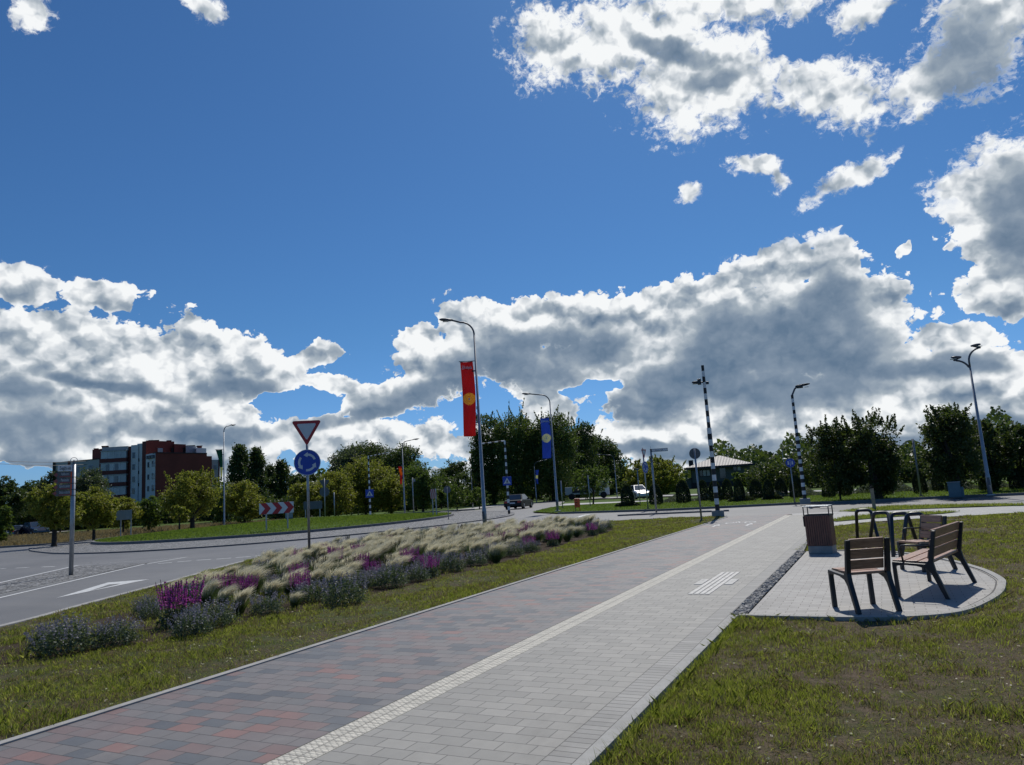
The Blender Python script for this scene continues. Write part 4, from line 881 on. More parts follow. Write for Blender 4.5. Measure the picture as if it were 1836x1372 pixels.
back_sign(pd(1058, 903, 60, .1), zat(1053, 855, 60), [('rect', .12, .7, zat(1054, 862, 60))], 'slim post before the small round tree right of the orange bin', bearing(1055), .04)
back_sign(pd(1009, 910, 58, .1), zat(1005, 865, 58), [('rect', .14, .9, zat(1005.5, 874, 58))], 'slim sign post seen edge on right of the blue bannered lamp', bearing(1005), .04)
back_sign(pd(1652, 893, 42, .09), zat(1641, 790, 42), [('rect', .12, .42, zat(1643, 798, 42), .05)], 'tall bare grey post between the two big right trees', bearing(1645) + 1.1, .045)
nm = back_sign(pd(742, 922, 72, .3), zat(738, 862, 72), [('rect', .32, .26, zat(741, 867, 72), .12)], 'post with small pale box, right of the orange bannered lamp', bearing(740), .05, 'cabinet_pale')
def board(px0, px1, y0, y1, yb, D, label, mat='sign_back', z=.3, legs=(.15, .85), front=None, th=.04, rz=0):
    pc = (px0 + px1) / 2; root = thing('sign_board', pd(pc, yb, D, z), bearing(pc) + rz, label, 'sign board'); s = mpp(pc, 900, D); w = (px1 - px0) * s / max(.3, math.cos(rz)); b = root.location.z
    z1, z0 = zat(pc, y0, D) - b, zat(pc, y1, D) - b
    for l in legs: MB().tube([((l - .5) * w, .06, 0), ((l - .5) * w, .06, z1 + .02)], .045, 8).build('leg', 'galv', root)
    p = MB().box((0, 0, (z0 + z1) / 2), (w, th, z1 - z0)).build('panel', mat, root, bevel=.006)
    return root, p, w, z0, z1
board(208, 236, 915, 932, 956, 62, 'grey back of a two legged board at the left end of the island', 'cabinet_pale', .1, (.3, .95))
board(545, 578, 899, 913, 930, 63, 'wide dark back of a two legged board behind the give way post', 'sign_back', .3, (.1, .87))
r_, p_, w_, z0_, z1_ = board(466, 527, 901, 921, 956, 46.5, 'white board with three red chevrons pointing right on the island grass', 'sign_white', .22, (.2, .82))
ch = MB(); hh = z1_ - z0_
for k in range(3):
    x = -w_ / 2 + w_ * (.03 + .335 * k); c_ = (z0_ + z1_) / 2; q_ = w_ * .135; t_ = w_ * .17
    ch.plate([(x, z1_), (x + t_, z1_), (x + t_ + q_, c_), (x + t_, z0_), (x, z0_), (x + q_, c_)], -.03, -.022)
ch.build('red_chevrons', 'sign_red', p_)
r_, p_, w_, z0_, z1_ = board(773.5, 783.5, 877, 894, 923, 56, 'narrow red and white chevron board seen at a slant near the island tip', 'sign_white', .25, (.2, .8), rz=-1.0)
ch = MB(); c_ = (z0_ + z1_) / 2
for k in range(3):
    x = -w_ / 2 + w_ * (.03 + .33 * k); q_ = w_ * .1; t_ = w_ * .18
    ch.plate([(x, z1_), (x + t_, z1_), (x + t_ + q_, c_), (x + t_, z0_), (x, z0_), (x + q_, c_)], -.03, -.022)
ch.build('red_chevrons', 'sign_red', p_)

# finger post
Df = 25.6; fp = thing('direction_sign', pd(127.3, 1028, Df, .02), bearing(129), 'tall finger post with white street name plate and four grey direction plates', 'direction sign')
s = mpp(129, 900, Df); zf = lambda y, x=130: zat(x, y, Df)
MB().tube([(0, 0, 0), (0, 0, zf(834))], .062, 14).build('post', 'galv', fp, smooth=True)
MB().tube([(0, 0, zf(834)), (0, 0, zf(826))], [.03, .012], 8).build('finial', 'galv_dark', fp)
rr = MB(); n = 20; pts = [(.09 * math.cos(2 * math.pi * k / n), 0, zf(827) + .09 * math.sin(2 * math.pi * k / n)) for k in range(n + 1)]; rr.tube(pts, .008, 6, cap=False); rr.build('finial_ring', 'galv', fp)
X = lambda px: (px - 129.5) * s
w = MB().box(((X(101) + X(128)) / 2, -.03, (zf(835.5) + zf(846)) / 2), (X(128) - X(101), .03, zf(835.5) - zf(846))).build('street_name_plate', 'sign_white', fp, bevel=.004)
text_mesh('Zvaigžņu iela', .15, 'sign_black', w, Matrix.Translation(((X(102) + X(127)) / 2, -.05, (zf(835.5) + zf(846)) / 2)) @ UPRIGHT, width=(X(125) - X(105)))
words = ['Veselības centrs', 'Pansionāts', 'Sporta centrs', 'Slimnīca un doktorāts']
for i, wd in enumerate(words):
    ya, yb_ = 847 + 10.9 * i, 857.2 + 10.9 * i; zc = (zf(ya) + zf(yb_)) / 2; hh = (zf(ya) - zf(yb_)) / 2; xl = X(100 if i < 3 else 98.5)
    p = MB().plate([(X(124.5), zc + hh), (X(124.5), zc - hh), (xl, zc - hh), (xl - .05, zc - hh * .3), (xl - .1, zc), (xl - .05, zc + hh * .3), (xl, zc + hh)], -.045, -.015).build('direction_plate', 'plate_grey', fp)
    MB().box(((X(124.5) + X(128)) / 2, -.03, zc), (X(128) - X(124.5), .032, hh * 1.9)).build('orange_band', 'orange_paint', p)
    MB().box(((X(104) + X(124)) / 2, -.0475, zc - hh * .62), (X(124) - X(104), .004, hh * .4)).build('red_band', 'plate_red', p)
    MB().plate([(xl - .01, zc + hh * .8), (xl + .03, zc), (xl - .01, zc - hh * .8), (xl - .085, zc)], -.05, -.046).build('arrow_tip', 'plate_red', p)
    text_mesh(wd, .12, 'sign_white', p, Matrix.Translation(((X(105) + X(124)) / 2, -.05, zc + hh * .25)) @ UPRIGHT, width=(X(123) - X(104 if i > 1 else 109)))
    MB().tube([(0, 0, zc - hh * 1.02), (0, 0, zc - hh * .86)], .075, 12).build('clamp', 'steel_black', fp)
# street name post on the far splitter island
Dn = 39.3; sp = thing('street_name_sign', pd(1177, 919, Dn, .07), bearing(1177), 'slim grey post with street name blade pointing right, beside edge on road signs', 'street sign')
zn = lambda y, x=1172: zat(x, y, Dn); s = mpp(1180, 860, Dn)
MB().tube([(0, 0, 0), (0, 0, zn(812))], .05, 12).build('post', 'galv', sp, smooth=True)
MB().tube([(0, 0, zn(812)), (0, 0, zn(809)), (0, 0, zn(807))], [.05, .035, .05], 10).build('cap', 'galv_dark', sp); MB().tube([(0, 0, zn(807)), (0, 0, zn(802))], .006, 6).build('spike', 'galv_dark', sp)
bl = MB().box((.04 + 14.5 * s, 0, zn(809.3, 1184)), (29 * s, .03, 5.6 * s)).build('name_blade', 'steel_black', sp); MB().box((.04 + 14.5 * s, -.018, zn(809.3, 1184)), (27.6 * s, .01, 4.4 * s)).build('white_field', 'sign_white', bl)
text_mesh('Pļavu iela', .1, 'sign_black', bl, Matrix.Translation((.04 + 13.5 * s, -.026, zn(809.3, 1184))) @ UPRIGHT, width=15 * s)
tm = MB(); tm.box((0, 0, zn(829)), (.13, .13, .05)); tm.box((0, 0, zn(823)), (.11, .11, .2)); tm.build('clamps', 'galv_dark', sp)

# ------------------------------------------------------------------ bins, cabinets, small posts
o = thing('litter_bin', g(1036, 917.5, .09), bearing(1036), 'bright orange box bin on two legs standing on the far lawn', 'litter bin')
MB().box((0, 0, .55), (.36, .28, .56)).build('box', 'orange_paint', o, bevel=.02); MB().box((-.13, 0, .14), (.04, .2, .28)).build('leg', 'steel_black', o); MB().box((.15, -.02, .14), (.05, .2, .28)).build('leg', 'orange_paint', o)
for z in (.74, .58, .42): MB().box((-.06, -.145, z), (.14, .012, .04)).build('slot', 'sign_black', o)
o = thing('utility_cabinet', g(1717, 891, .09), bearing(1717), 'grey green metal cabinet beside the right tree trunk', 'cabinet')
MB().box((-.08, 0, .33), (.5, .35, .66)).build('body', 'cabinet', o, bevel=.01); MB().box((.22, .02, .22), (.12, .3, .44)).build('side_box', 'cabinet', o, bevel=.01); MB().box((-.08, 0, .675), (.54, .39, .03)).build('lid', 'cabinet_pale', o); MB().box((-.08, -.178, .33), (.42, .006, .54)).build('door', 'cabinet', o)
o = thing('utility_cabinet', pd(516, 937, 60, .35), bearing(516), 'pale grey cabinet on the island partly behind the chevron board', 'cabinet')
MB().box((.1, 0, .42), (.55, .4, .84)).build('body', 'cabinet_pale', o, bevel=.01); MB().box((.1, -.205, .2), (.56, .01, .4)).build('plinth', 'sign_back', o); MB().box((.1, 0, .86), (.6, .45, .04)).build('lid', 'cabinet_pale', o)
Dw = math.hypot(*g(1568, 914).xy)
o = thing('wooden_post', g(1568, 914, .04), bearing(1568), 'pale square wooden post with slanted top plate behind the bike racks', 'post')
MB().box((0, 0, .40), (.13, .13, .82)).build('post', 'post_wood', o, bevel=.008); MB().box((-.02, 0, .87), (.13, .2, .02), rot=Matrix.Rotation(rad(-40), 3, 'Y')).build('top_plate', 'black_cap', o); MB().tube([(0, 0, .8), (0, 0, .87)], .02, 6).build('stem', 'steel_black', o)

# slatted bin by the footpath
o = thing('litter_bin', Vector((-1.27, 15.74, .038)), rad(-9), 'wood slatted litter bin with open steel hood at the edge of the bench pad', 'litter bin')
MB().box((0, .0, .07), (.45, .36, .14)).build('concrete_base', 'concrete', o, bevel=.008)
mb = MB()
for side in range(4):
    R = Matrix.Rotation(side * math.pi / 2, 3, 'Z'); n, half, dp = (11, .225, .17) if side % 2 == 0 else (8, .17, .225)
    for k in range(n): mb.box(R @ Vector((-half + (2 * half) * (k + .5) / n, -dp, .435)), (2 * half / n * .78, .022, .585), rot=R)
mb.build('slats', 'bin_wood', o, bevel=.003)
MB().box((0, 0, .43), (.41, .30, .575)).build('liner', 'steel_black', o)
fr = MB()
for sx in (-.235, .235):
    for sy in (-.16, .16): fr.box((sx, sy, .80), (.018, .018, .19))
fr.box((0, -.16, .735), (.47, .018, .018)); fr.box((0, .16, .735), (.47, .018, .018)); fr.box((-.235, 0, .735), (.018, .32, .018)); fr.box((.235, 0, .735), (.018, .32, .018)); fr.box((-.245, -.16, .62), (.015, .06, .2))
fr.build('frame', 'steel_black', o)
MB().box((0, 0, .905), (.49, .36, .022)).build('hood', 'galv', o, bevel=.004); MB().box((0, -.14, .885), (.16, .05, .02)).build('ashtray', 'steel_black', o)

# bike racks: four bent tube hoops
def rack(pl_, pr, tl, tr, z, label, dz=.0):
    L, R = g(*pl_, .0), g(*pr, .0); D = (math.hypot(*L.xy) + math.hypot(*R.xy)) / 2
    A, B = pd(*tl, D), pd(*tr, D); A.z = B.z = z
    base = (L + R) / 2; root = thing('bike_rack', Vector((base.x, base.y, 0)), 0, label, 'bike rack', 'dark blue hoop bike racks')
    L, R, A, B = [v - Vector((base.x, base.y, 0)) for v in (L, R, A, B)]
    def corner(p, q, r, rr=.085, n=6):
        a, b = (p - q).normalized(), (r - q).normalized(); P1, P2 = q + a * rr, q + b * rr
        return [P1 * (1 - t) ** 2 + q * 2 * t * (1 - t) + P2 * t * t for t in np.linspace(0, 1, n)]
    pts = [L] + corner(L, A, B) + corner(A, B, R) + [R]
    MB().tube(pts, .033, 12).build('hoop', 'rack_blue', root, smooth=True)
    for v in (L, R): MB().box((v.x, v.y, .012), (.14, .14, .02)).build('foot_plate', 'rack_blue', root)
rack((1538, 977), (1580, 986), (1535, 915), (1561, 916), .76, 'leftmost dark blue hoop of the four bike racks')
rack((1558, 985), (1604, 1000), (1566, 917), (1592, 918), .76, 'second dark blue bike rack hoop from the left')
rack((1602, 1003), (1650, 990), (1598, 923), (1626, 922), .76, 'third dark blue bike rack hoop from the left')
rack((1616, 1006), (1674, 1000), (1626, 924), (1654, 925), .78, 'rightmost dark blue hoop of the four bike racks')

# ------------------------------------------------------------------ benches
def side_frame(x):                                     # cast side: front leg, arched rail, splayed rear leg, back upright
    pts = [(.27, 0), (.27, .40), (.262, .425), (.10, .412), (-.10, .40), (-.135, .44), (-.215, .79), (-.255, .79), (-.185, .42), (-.20, .33), (-.31, 0), (-.262, 0), (-.15, .29), (-.10, .345), (0.0, .375), (.12, .385), (.225, .375), (.232, .35), (.225, 0)]
    M = Matrix.Translation((x, 0, 0)) @ Matrix.Rotation(rad(90), 4, 'Z')
    return MB().plate(pts, -.026, .026, M=M)
def bench(loc, az, width, label, arms=()):
    root = thing('bench', loc, rad(az), label, 'bench', 'slatted benches on the paved pad')
    hw = width / 2
    for x in (-hw + .03, hw - .03):
        f = side_frame(x).build('side_frame', 'steel_black', root, bevel=.006)
        for y in (.247, -.286): MB().tube([(x, y, -.0), (x, y, .02)], .022, 8).build('foot', 'steel_black', f)
    L = width - .115
    for k in range(3):
        y = .205 - .145 * k; z = .425 - .006 * k
        MB().box((0, y, z), (L, .138, .028)).build('seat_slat', 'slat_wood', root, bevel=.004)
    for k in range(3):
        t = (.10 + .118 * k) / .37; y = -.128 - .088 * t; z = .455 + .118 * k + .055
        MB().box((0, y + .012, z), (L, .026, .108), rot=Matrix.Rotation(rad(12.5), 3, 'X')).build('back_slat', 'slat_wood', root, bevel=.004)
    MB().box((0, .05, .398), (L, .05, .02)).build('cross_bar', 'steel_black', root)
    for x in arms:
        MB().tube([(x, .15, .425), (x, .17, .58), (x, .15, .61), (x, .1, .615), (x, -.16, .605)], .0115, 8).build('armrest', 'steel_black', root, smooth=True)
    return root
bench(Vector((-.385, 9.38, .038)), 30, .52, 'single wooden chair nearest the camera, seen from behind')
bench(Vector((.405, 10.86, .038)), 74, 1.5, 'long two seat bench with thin steel armrests, in the middle of the pad', (-.70, .70))
bench(Vector((.40, 12.93, .038)), 128, .52, 'single wooden chair partly hidden behind the long bench', (.2,))

# ------------------------------------------------------------------ cars
def car(loc, rz, mat, label, L=4.4, W=1.76, H=1.45, suv=False, open_back=False):
    root = thing('parked_car' if not open_back else 'car', loc, rz, label, 'car'); h = H / 1.45
    low = [(-L/2, .32), (-L/2 + .02, .62), (-L/2 + .1, .86 * h), (-L/2 + .55, .93 * h), (L/2 - 1.25, .90 * h), (L/2 - .3, .76 * h), (L/2 - .03, .58), (L/2, .34), (L/2 - .15, .22), (-L/2 + .15, .24)]
    M = Matrix.Rotation(rad(90), 4, 'Z')
    b = MB(); n = len(low); W2 = W / 2
    vs = []
    for y, k in ((-W2, 0), (-W2 + .1, 1), (W2 - .1, 1), (W2, 0)):
        for x, z in low: vs.append((x * (1 if k else .985), y, z if k or z < .5 else z - .05))
    fs = [tuple(range(n)), tuple(range(3 * n, 4 * n))[::-1]] + [(r * n + i, r * n + (i + 1) % n, (r + 1) * n + (i + 1) % n, (r + 1) * n + i) for r in range(3) for i in range(n)]
    b.add(vs, fs).build('body', mat, root, bevel=.03, smooth=False)
    xb, xr0, xr1, xf = (-L/2 + .15, -L/2 + .5, L/2 - 2.1, L/2 - 1.25) if suv else (-L/2 + .5, -L/2 + 1.05, L/2 - 2.2, L/2 - 1.3)
    zb, zr = .90 * h, H; w0, w1 = W2 - .06, W2 - .24
    cab = [(xb, -w0, zb), (xf, -w0, zb), (xf, w0, zb), (xb, w0, zb), (xr0, -w1, zr), (xr1, -w1, zr), (xr1, w1, zr), (xr0, w1, zr)]
    c = MB().add(cab, [(0, 1, 5, 4), (1, 2, 6, 5), (2, 3, 7, 6), (3, 0, 4, 7), (4, 5, 6, 7)]).build('cabin', mat, root, bevel=.04)
    def glass(ids, name):
        P = [Vector(cab[i]) for i in ids]; ce = sum(P, Vector()) / 4; nn = (P[1] - P[0]).cross(P[3] - P[0]).normalized()
        if nn.dot(ce - Vector((0, 0, 1))) < 0: nn = -nn
        MB().add([ce + (p - ce) * .86 + nn * .012 for p in P], [(0, 1, 2, 3)]).build(name, 'glass_dark', c)
    glass((0, 1, 5, 4), 'side_window'); glass((2, 3, 7, 6), 'side_window'); glass((1, 2, 6, 5), 'windscreen'); glass((3, 0, 4, 7), 'rear_window')
    for x in (-L/2 + .85, L/2 - .85):
        for y in (-W2 + .08, W2 - .08):
            w = MB().tube([(x, y - .1, .32), (x, y + .1, .32)], .32, 18).build('wheel', 'tyre', root); MB().tube([(x, y - .108, .32), (x, y + .108, .32)], .2, 14).build('rim', 'galv', w)
    for y in (-W2 + .22, W2 - .22):
        MB().box((-L/2 + .03, y, .72 * h), (.1, .3, .16)).build('tail_light', 'tail_red', root); MB().box((L/2 - .1, y, .62 * h), (.2, .3, .13)).build('headlight', 'lamp_glass', root)
        MB().box((L/2 - 1.75, y * 1.24, .98 * h), (.12, .16, .12)).build('mirror', mat, root)
    MB().box((-L/2 - .005, 0, .58), (.02, .5, .12)).build('number_plate', 'sign_white', root)
    MB().box((0, 0, .24), (L * .8, W * .9, .12)).build('underbody', 'tyre', root)
    return root
away = lambda px: bearing(px) + math.pi / 2
car(pd(931, 909, 70, .01), away(931) - .28, 'car_black', 'black saloon driving away beside the banded post', H=1.35, W=1.72, open_back=True)
car(pd(1148, 900, 74, .1), away(1146) + math.pi + .25, 'car_white', 'white car parked between two thujas', suv=True, L=3.7, H=1.4, W=1.45)
car(pd(30, 958, 118), away(30) - .5, 'car_navy', 'dark hatchback parked behind the leftmost olive bush', suv=True)
car(pd(63, 957, 116), away(62) + math.pi + .35, 'car_navy', 'dark off roader parked facing the camera left of the finger post', suv=True, H=1.75, W=1.9)
car(pd(412, 932, 125), away(412) + 1.4, 'car_white', 'white car parked behind the green bannered lamp')
car(pd(466, 932, 130), away(466) + .4, 'car_black', 'black car parked behind the chevron board')
o = thing('trailer', pd(1056, 892, 96, .1), bearing(1056), 'white box lorry under the tree right of the orange bin', 'lorry')
MB().box((-.9, 0, 1.15), (4.2, 2, 1.0)).build('cargo_body', 'render_grey', o, bevel=.05); MB().box((2.0, 0, 1.35), (1.4, 1.9, 1.9)).build('cab', 'car_white', o, bevel=.1); MB().box((2.0, -.96, 1.75), (.9, .02, .6)).build('window', 'glass_dark', o)
MB().box((-1.0, -1.01, 1.15), (2.2, .02, .6)).build('opening', 'black_cap', o)
for x in (-2.2, 1.9): MB().tube([(x, -1, .42), (x, 1, .42)], .42, 16).build('wheel', 'tyre', o)
# ------------------------------------------------------------------ trees
def leaf_quads(C_, size, flat=0.0, droop=0.0, aspect=0.55):
    n = len(C_); a = rng.normal(size=(n, 3)); a[:, 2] *= (1 - flat); a[:, 2] -= droop; a /= np.linalg.norm(a, axis=1)[:, None] + 1e-9
    b = rng.normal(size=(n, 3)); b -= (b * a).sum(1)[:, None] * a; b /= np.linalg.norm(b, axis=1)[:, None] + 1e-9
    s = size * rng.uniform(.6, 1.3, n)[:, None]
    V = np.stack([C_ - a * s * .5, C_ + b * s * aspect * .5, C_ + a * s * .5, C_ - b * s * aspect * .5], 1).reshape(-1, 3)
    return V, np.arange(4 * n).reshape(n, 4)
def unit(n, up=0.0):
    v = rng.normal(size=(n, 3)); v[:, 2] += up; return v / np.linalg.norm(v, axis=1)[:, None]
def crown_pts(n, rx, ry, zb, zt, style, lobes):
    zc, rz = (zb + zt) / 2, (zt - zb) / 2; per = 34
    if style == 'col':
        k = max(20, n // per); t = rng.random(k) ** .85; prof = np.clip((1 - t) ** .6 * (.6 + .4 * np.minimum(1, t * 4)), .05, 1)
        a = rng.random(k) * 2 * math.pi; r = np.sqrt(rng.uniform(.25, 1, k)) * prof * (1 + .3 * np.sin(3 * a + t * 11) + .28 * np.sin(t * 23 + a * 2))
        cc = np.stack([rx * r * np.cos(a), ry * r * np.sin(a), zb + (zt - zb) * t], 1); sd = rx * .13
    else:
        L = unit(lobes, .1) * rng.uniform(.4, .86, lobes)[:, None]; L[0] = (0, 0, .5); lr = rng.uniform(.16, .44, lobes)
        k = max(30, n // per); w = rng.integers(0, lobes, k)
        cc = L[w] * 1.08 + unit(k, .2) * (lr[w] * rng.uniform(.45, 1.0, k) ** .5)[:, None]
        fill = rng.random(k) < (.32 if style == 'open' else .38); cc[fill] = unit(fill.sum(), -.1) * (rng.uniform(.25, .95, fill.sum()) ** .6)[:, None]
        cc[:, 2] = np.where(cc[:, 2] < 0, cc[:, 2] * 1.1, cc[:, 2]); nr = np.linalg.norm(cc, axis=1); cc = cc / np.maximum(1, nr / 1.08)[:, None]
        cc = cc * [rx, ry, rz] + [0, 0, zc]; sd = min(rx, rz) * .085
        if style == 'flatbottom': cc[:, 2] = np.maximum(cc[:, 2], zb + rng.random(k) * .1 * rz)
    P = np.repeat(cc, n // len(cc) + 1, 0)[:n]
    return P + rng.normal(size=P.shape) * sd * [1, 1, .8], cc
def tree(px, D, yt, yb, hw, mat, label, bz=0.0, style='round', trunk=None, lobes=16, dens=2.3, lean=0.0, sprout=0, group=None, leaf=None, name='tree', ybase=None, forks=7, droop=0.2):
    base = pd(px, 880, D, bz); s = mpp(px, 880, D); yb = yb + (7 if mat in (O, G_) and px < 900 else 0); zt, zb = zat(px, yt, D) - bz, zat(px, yb, D) - bz; zb = max(.3, zb); rx = hw * s; ry = rx * .9
    root = thing(name, base, rng.random() * 6.28, label, 'tree', group)
    n = int(np.clip(hw * 2 * .5577 * (yb - yt) * .5577 * dens * 1.75, 900, 52000)); hw *= 1.1; lf = leaf or max(.07, D / 725 * 2.1)
    P, cc = crown_pts(n, rx, ry, zb, zt, style, lobes)
    if sprout:                                             # upright shoots over the crown
        for k in range(sprout):
            a = rng.random() * 6.28; r = math.sqrt(rng.random()) * .9; b0 = np.array([rx * r * math.cos(a), ry * r * math.sin(a), zb + (zt - zb) * (.5 + .5 * math.sqrt(max(0, 1 - r * r)) * .88)])
            d = np.array([math.cos(a) * r * .5 + rng.normal() * .25, math.sin(a) * r * .5 + rng.normal() * .25, 1.0]); h = rng.uniform(.25, .8) * (zt - zb) * .28
            t = rng.random(46); P = np.concatenate([P, b0 + d * t[:, None] * h + rng.normal(size=(46, 3)) * .05 * (1.3 - t)[:, None]])
    V, Fc = leaf_quads(P, lf, droop=droop)
    tri_mesh('crown', V, Fc, [mat], parent=root)
    tr = (trunk or rx * .08) * .46; fz = zb + (zt - zb) * (.12 if style != 'col' else .5); mb = MB()
    l = lean * rx
    mb.tube([(0, 0, -.05), (0, 0, fz * .12), (l * .4, 0, fz * .5), (l, 0, fz)], [tr * 1.5, tr * 1.1, tr, tr * .9], 9)
    if style != 'col':
        idx = rng.choice(len(cc), forks, replace=False)
        for i in idx:
            e = cc[i] * [.8, .8, .9]; mid = np.array([l + e[0] * .4, e[1] * .4, fz + (e[2] - fz) * .55 - .1 * rx]); mid[2] = max(mid[2], fz * .95)
            mb.tube([(l, 0, fz * .96), tuple(mid), tuple(e)], [tr * .62, tr * .4, tr * .12], 6)
    else: mb.tube([(l, 0, fz), (l, 0, zt * .93)], [tr * .9, tr * .2], 7)
    mb.build('trunk', 'bark', root, smooth=True)
    return root
O, G_, DK, BK, WL = 'leaf_olive', 'leaf_green', 'leaf_dark', 'leaf_black', 'leaf_willow'
# far left
tree(0, 72, 903, 962, 30, G_, 'rounded yellow green bush tree cut by the left edge of the photo', lobes=10)
tree(12, 135, 860, 945, 44, DK, 'dark tree at the far left, behind the parked cars'); tree(66, 140, 858, 945, 42, DK, 'dark broad tree behind the finger post'); tree(-60, 130, 850, 945, 60, DK, 'dark tree mass beyond the left edge')
tree(110, 128, 846, 945, 40, WL, 'grey green tree just left of the finger post, below the apartment block')
tree(100, 56, 872, 938, 54, O, 'olive yellow orchard tree with dark stem right behind the finger post', trunk=.32, lobes=18, style='flatbottom', dens=2.6)
tree(170, 60, 876, 945, 46, O, 'olive yellow orchard tree filling the gap between finger post and two legged board', trunk=.22, lobes=14, dens=2.6)
tree(160, 100, 842, 930, 46, WL, 'grey green willow standing in front of the apartment block balconies')
tree(222, 74, 888, 940, 32, O, 'small olive tree behind the two legged grey board', trunk=.2); tree(268, 78, 890, 940, 34, G_, 'small green orchard tree with forked stem below the white facade', trunk=.2)
tree(345, 73, 843, 925, 56, O, 'large spreading orchard tree with dark forked branches in front of the brick gable', trunk=.42, lobes=18, sprout=14, dens=2.6)
tree(322, 66, 905, 930, 22, O, 'low small orchard tree with a v shaped stem under the large spreading one', trunk=.15, lobes=8)
tree(438, 80, 860, 928, 42, O, 'yellowish orchard tree between the bannered lamp and chevron board', trunk=.3, lobes=14, dens=2.6)
tree(400, 92, 868, 930, 34, G_, 'green orchard tree right behind the green bannered lamp', trunk=.3)
tree(430, 128, 803, 945, 34, DK, 'tall dark birch like tree with pointed top, left one of a pair', style='col', trunk=.3, dens=2.6)
tree(461, 130, 807, 945, 30, DK, 'tall dark birch like tree with pointed top, right one of a pair', style='col', trunk=.3, dens=2.6)
tree(484, 133, 838, 945, 24, DK, 'slim dark pointed tree right of the tall pair', style='col', trunk=.2)
tree(505, 135, 830, 935, 30, DK, 'dark green tree just left of the give way sign post', style='col', trunk=.3); tree(545, 136, 842, 935, 30, DK, 'dark tree hidden behind the blue roundabout disc', trunk=.3)
# olive mass behind the island
tree(552, 82, 862, 925, 40, O, 'olive yellow tree behind the give way sign post', trunk=.25, dens=2.8); tree(600, 84, 842, 928, 46, O, 'tall olive yellow tree behind the grey sign backs', trunk=.3, lobes=20, dens=2.8)
tree(655, 90, 818, 928, 56, O, 'largest olive tree behind the banded post with long arm', trunk=.35, lobes=22, dens=2.8); tree(700, 86, 846, 926, 38, O, 'olive tree between the banded post and the orange bannered lamp', trunk=.3, dens=2.8)
tree(628, 145, 800, 925, 50, WL, 'grey green domed tree, left shoulder of the big domed group', lobes=26, dens=3); tree(662, 148, 790, 925, 56, DK, 'broad domed dark tree rising highest over the olive trees', lobes=30, dens=3)
tree(718, 142, 800, 925, 50, DK, 'domed dark tree, right shoulder of the big domed group', lobes=26, dens=3)
tree(757, 84, 838, 926, 40, G_, 'mid green tree behind the small pale box post', trunk=.3, lean=.1, dens=2.8); tree(745, 98, 828, 925, 34, G_, 'mid green tree directly right of the orange bannered lamp', trunk=.3)
tree(812, 150, 822, 905, 34, DK, 'dark flat topped pine behind the round sign back'); tree(835, 132, 840, 905, 28, DK, 'dark tree left of the nearest lamp post'); tree(790, 100, 850, 912, 34, G_, 'green tree behind the slanted chevron board')
tree(818, 78, 868, 912, 26, G_, 'small light green tree right of the round sign back on the island tip', trunk=.16, leaf=.2); tree(858, 80, 872, 908, 22, G_, 'small light green tree hidden behind the nearest lamp post', trunk=.14, leaf=.2)
# avenue of big limes
tree(885, 108, 742, 905, 40, 'leaf_lime', 'big lime tree standing leftmost in the avenue, behind the red banner', style='round', lobes=26, dens=2.8, trunk=.5, sprout=12, droop=.6)
tree(932, 104, 732, 905, 48, 'leaf_lime', 'tallest big lime tree above the black car', lobes=28, dens=2.8, trunk=.55, sprout=12, droop=.6); tree(992, 104, 742, 905, 54, 'leaf_lime', 'big lime tree behind the blue banner', lobes=28, dens=2.8, trunk=.55, sprout=12, droop=.6)
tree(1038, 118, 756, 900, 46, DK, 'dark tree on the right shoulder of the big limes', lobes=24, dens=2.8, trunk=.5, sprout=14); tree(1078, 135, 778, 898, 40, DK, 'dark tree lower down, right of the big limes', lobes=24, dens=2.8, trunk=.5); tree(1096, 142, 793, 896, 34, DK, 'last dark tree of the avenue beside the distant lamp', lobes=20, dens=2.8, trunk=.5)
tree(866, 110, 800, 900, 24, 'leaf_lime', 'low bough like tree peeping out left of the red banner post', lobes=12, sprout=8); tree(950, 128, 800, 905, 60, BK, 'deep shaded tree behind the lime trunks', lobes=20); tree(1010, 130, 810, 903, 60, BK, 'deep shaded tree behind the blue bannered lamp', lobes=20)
tree(1062, 68, 836, 890, 43, G_, 'small round orchard tree with visible dark stem right of the orange bin', trunk=.16, lobes=16, lean=.25, sprout=16, dens=2.1)
# right of centre
tree(1150, 105, 826, 895, 32, O, 'olive tree behind the edge on roundabout sign', lobes=14, sprout=8, trunk=.3); tree(1188, 100, 822, 895, 44, O, 'broad yellow green tree left of the pyramid roof house', lobes=18, sprout=12, trunk=.35, dens=2.7)
tree(1120, 112, 858, 898, 22, DK, 'low dark bush tree behind the white car'); tree(1140, 125, 860, 895, 60, DK, 'dark spreading tree behind the parked white car')
tree(1332, 95, 846, 892, 28, G_, 'green garden tree at the right corner of the pyramid roof house'); tree(1366, 105, 832, 890, 26, WL, 'pale wispy garden tree right of the house'); tree(1395, 110, 846, 888, 28, G_, 'green garden tree behind the thin mast'); tree(1432, 98, 838, 886, 26, G_, 'garden tree behind the far banded post'); tree(1462, 100, 842, 884, 26, G_, 'garden tree at the left foot of the big dark tree')
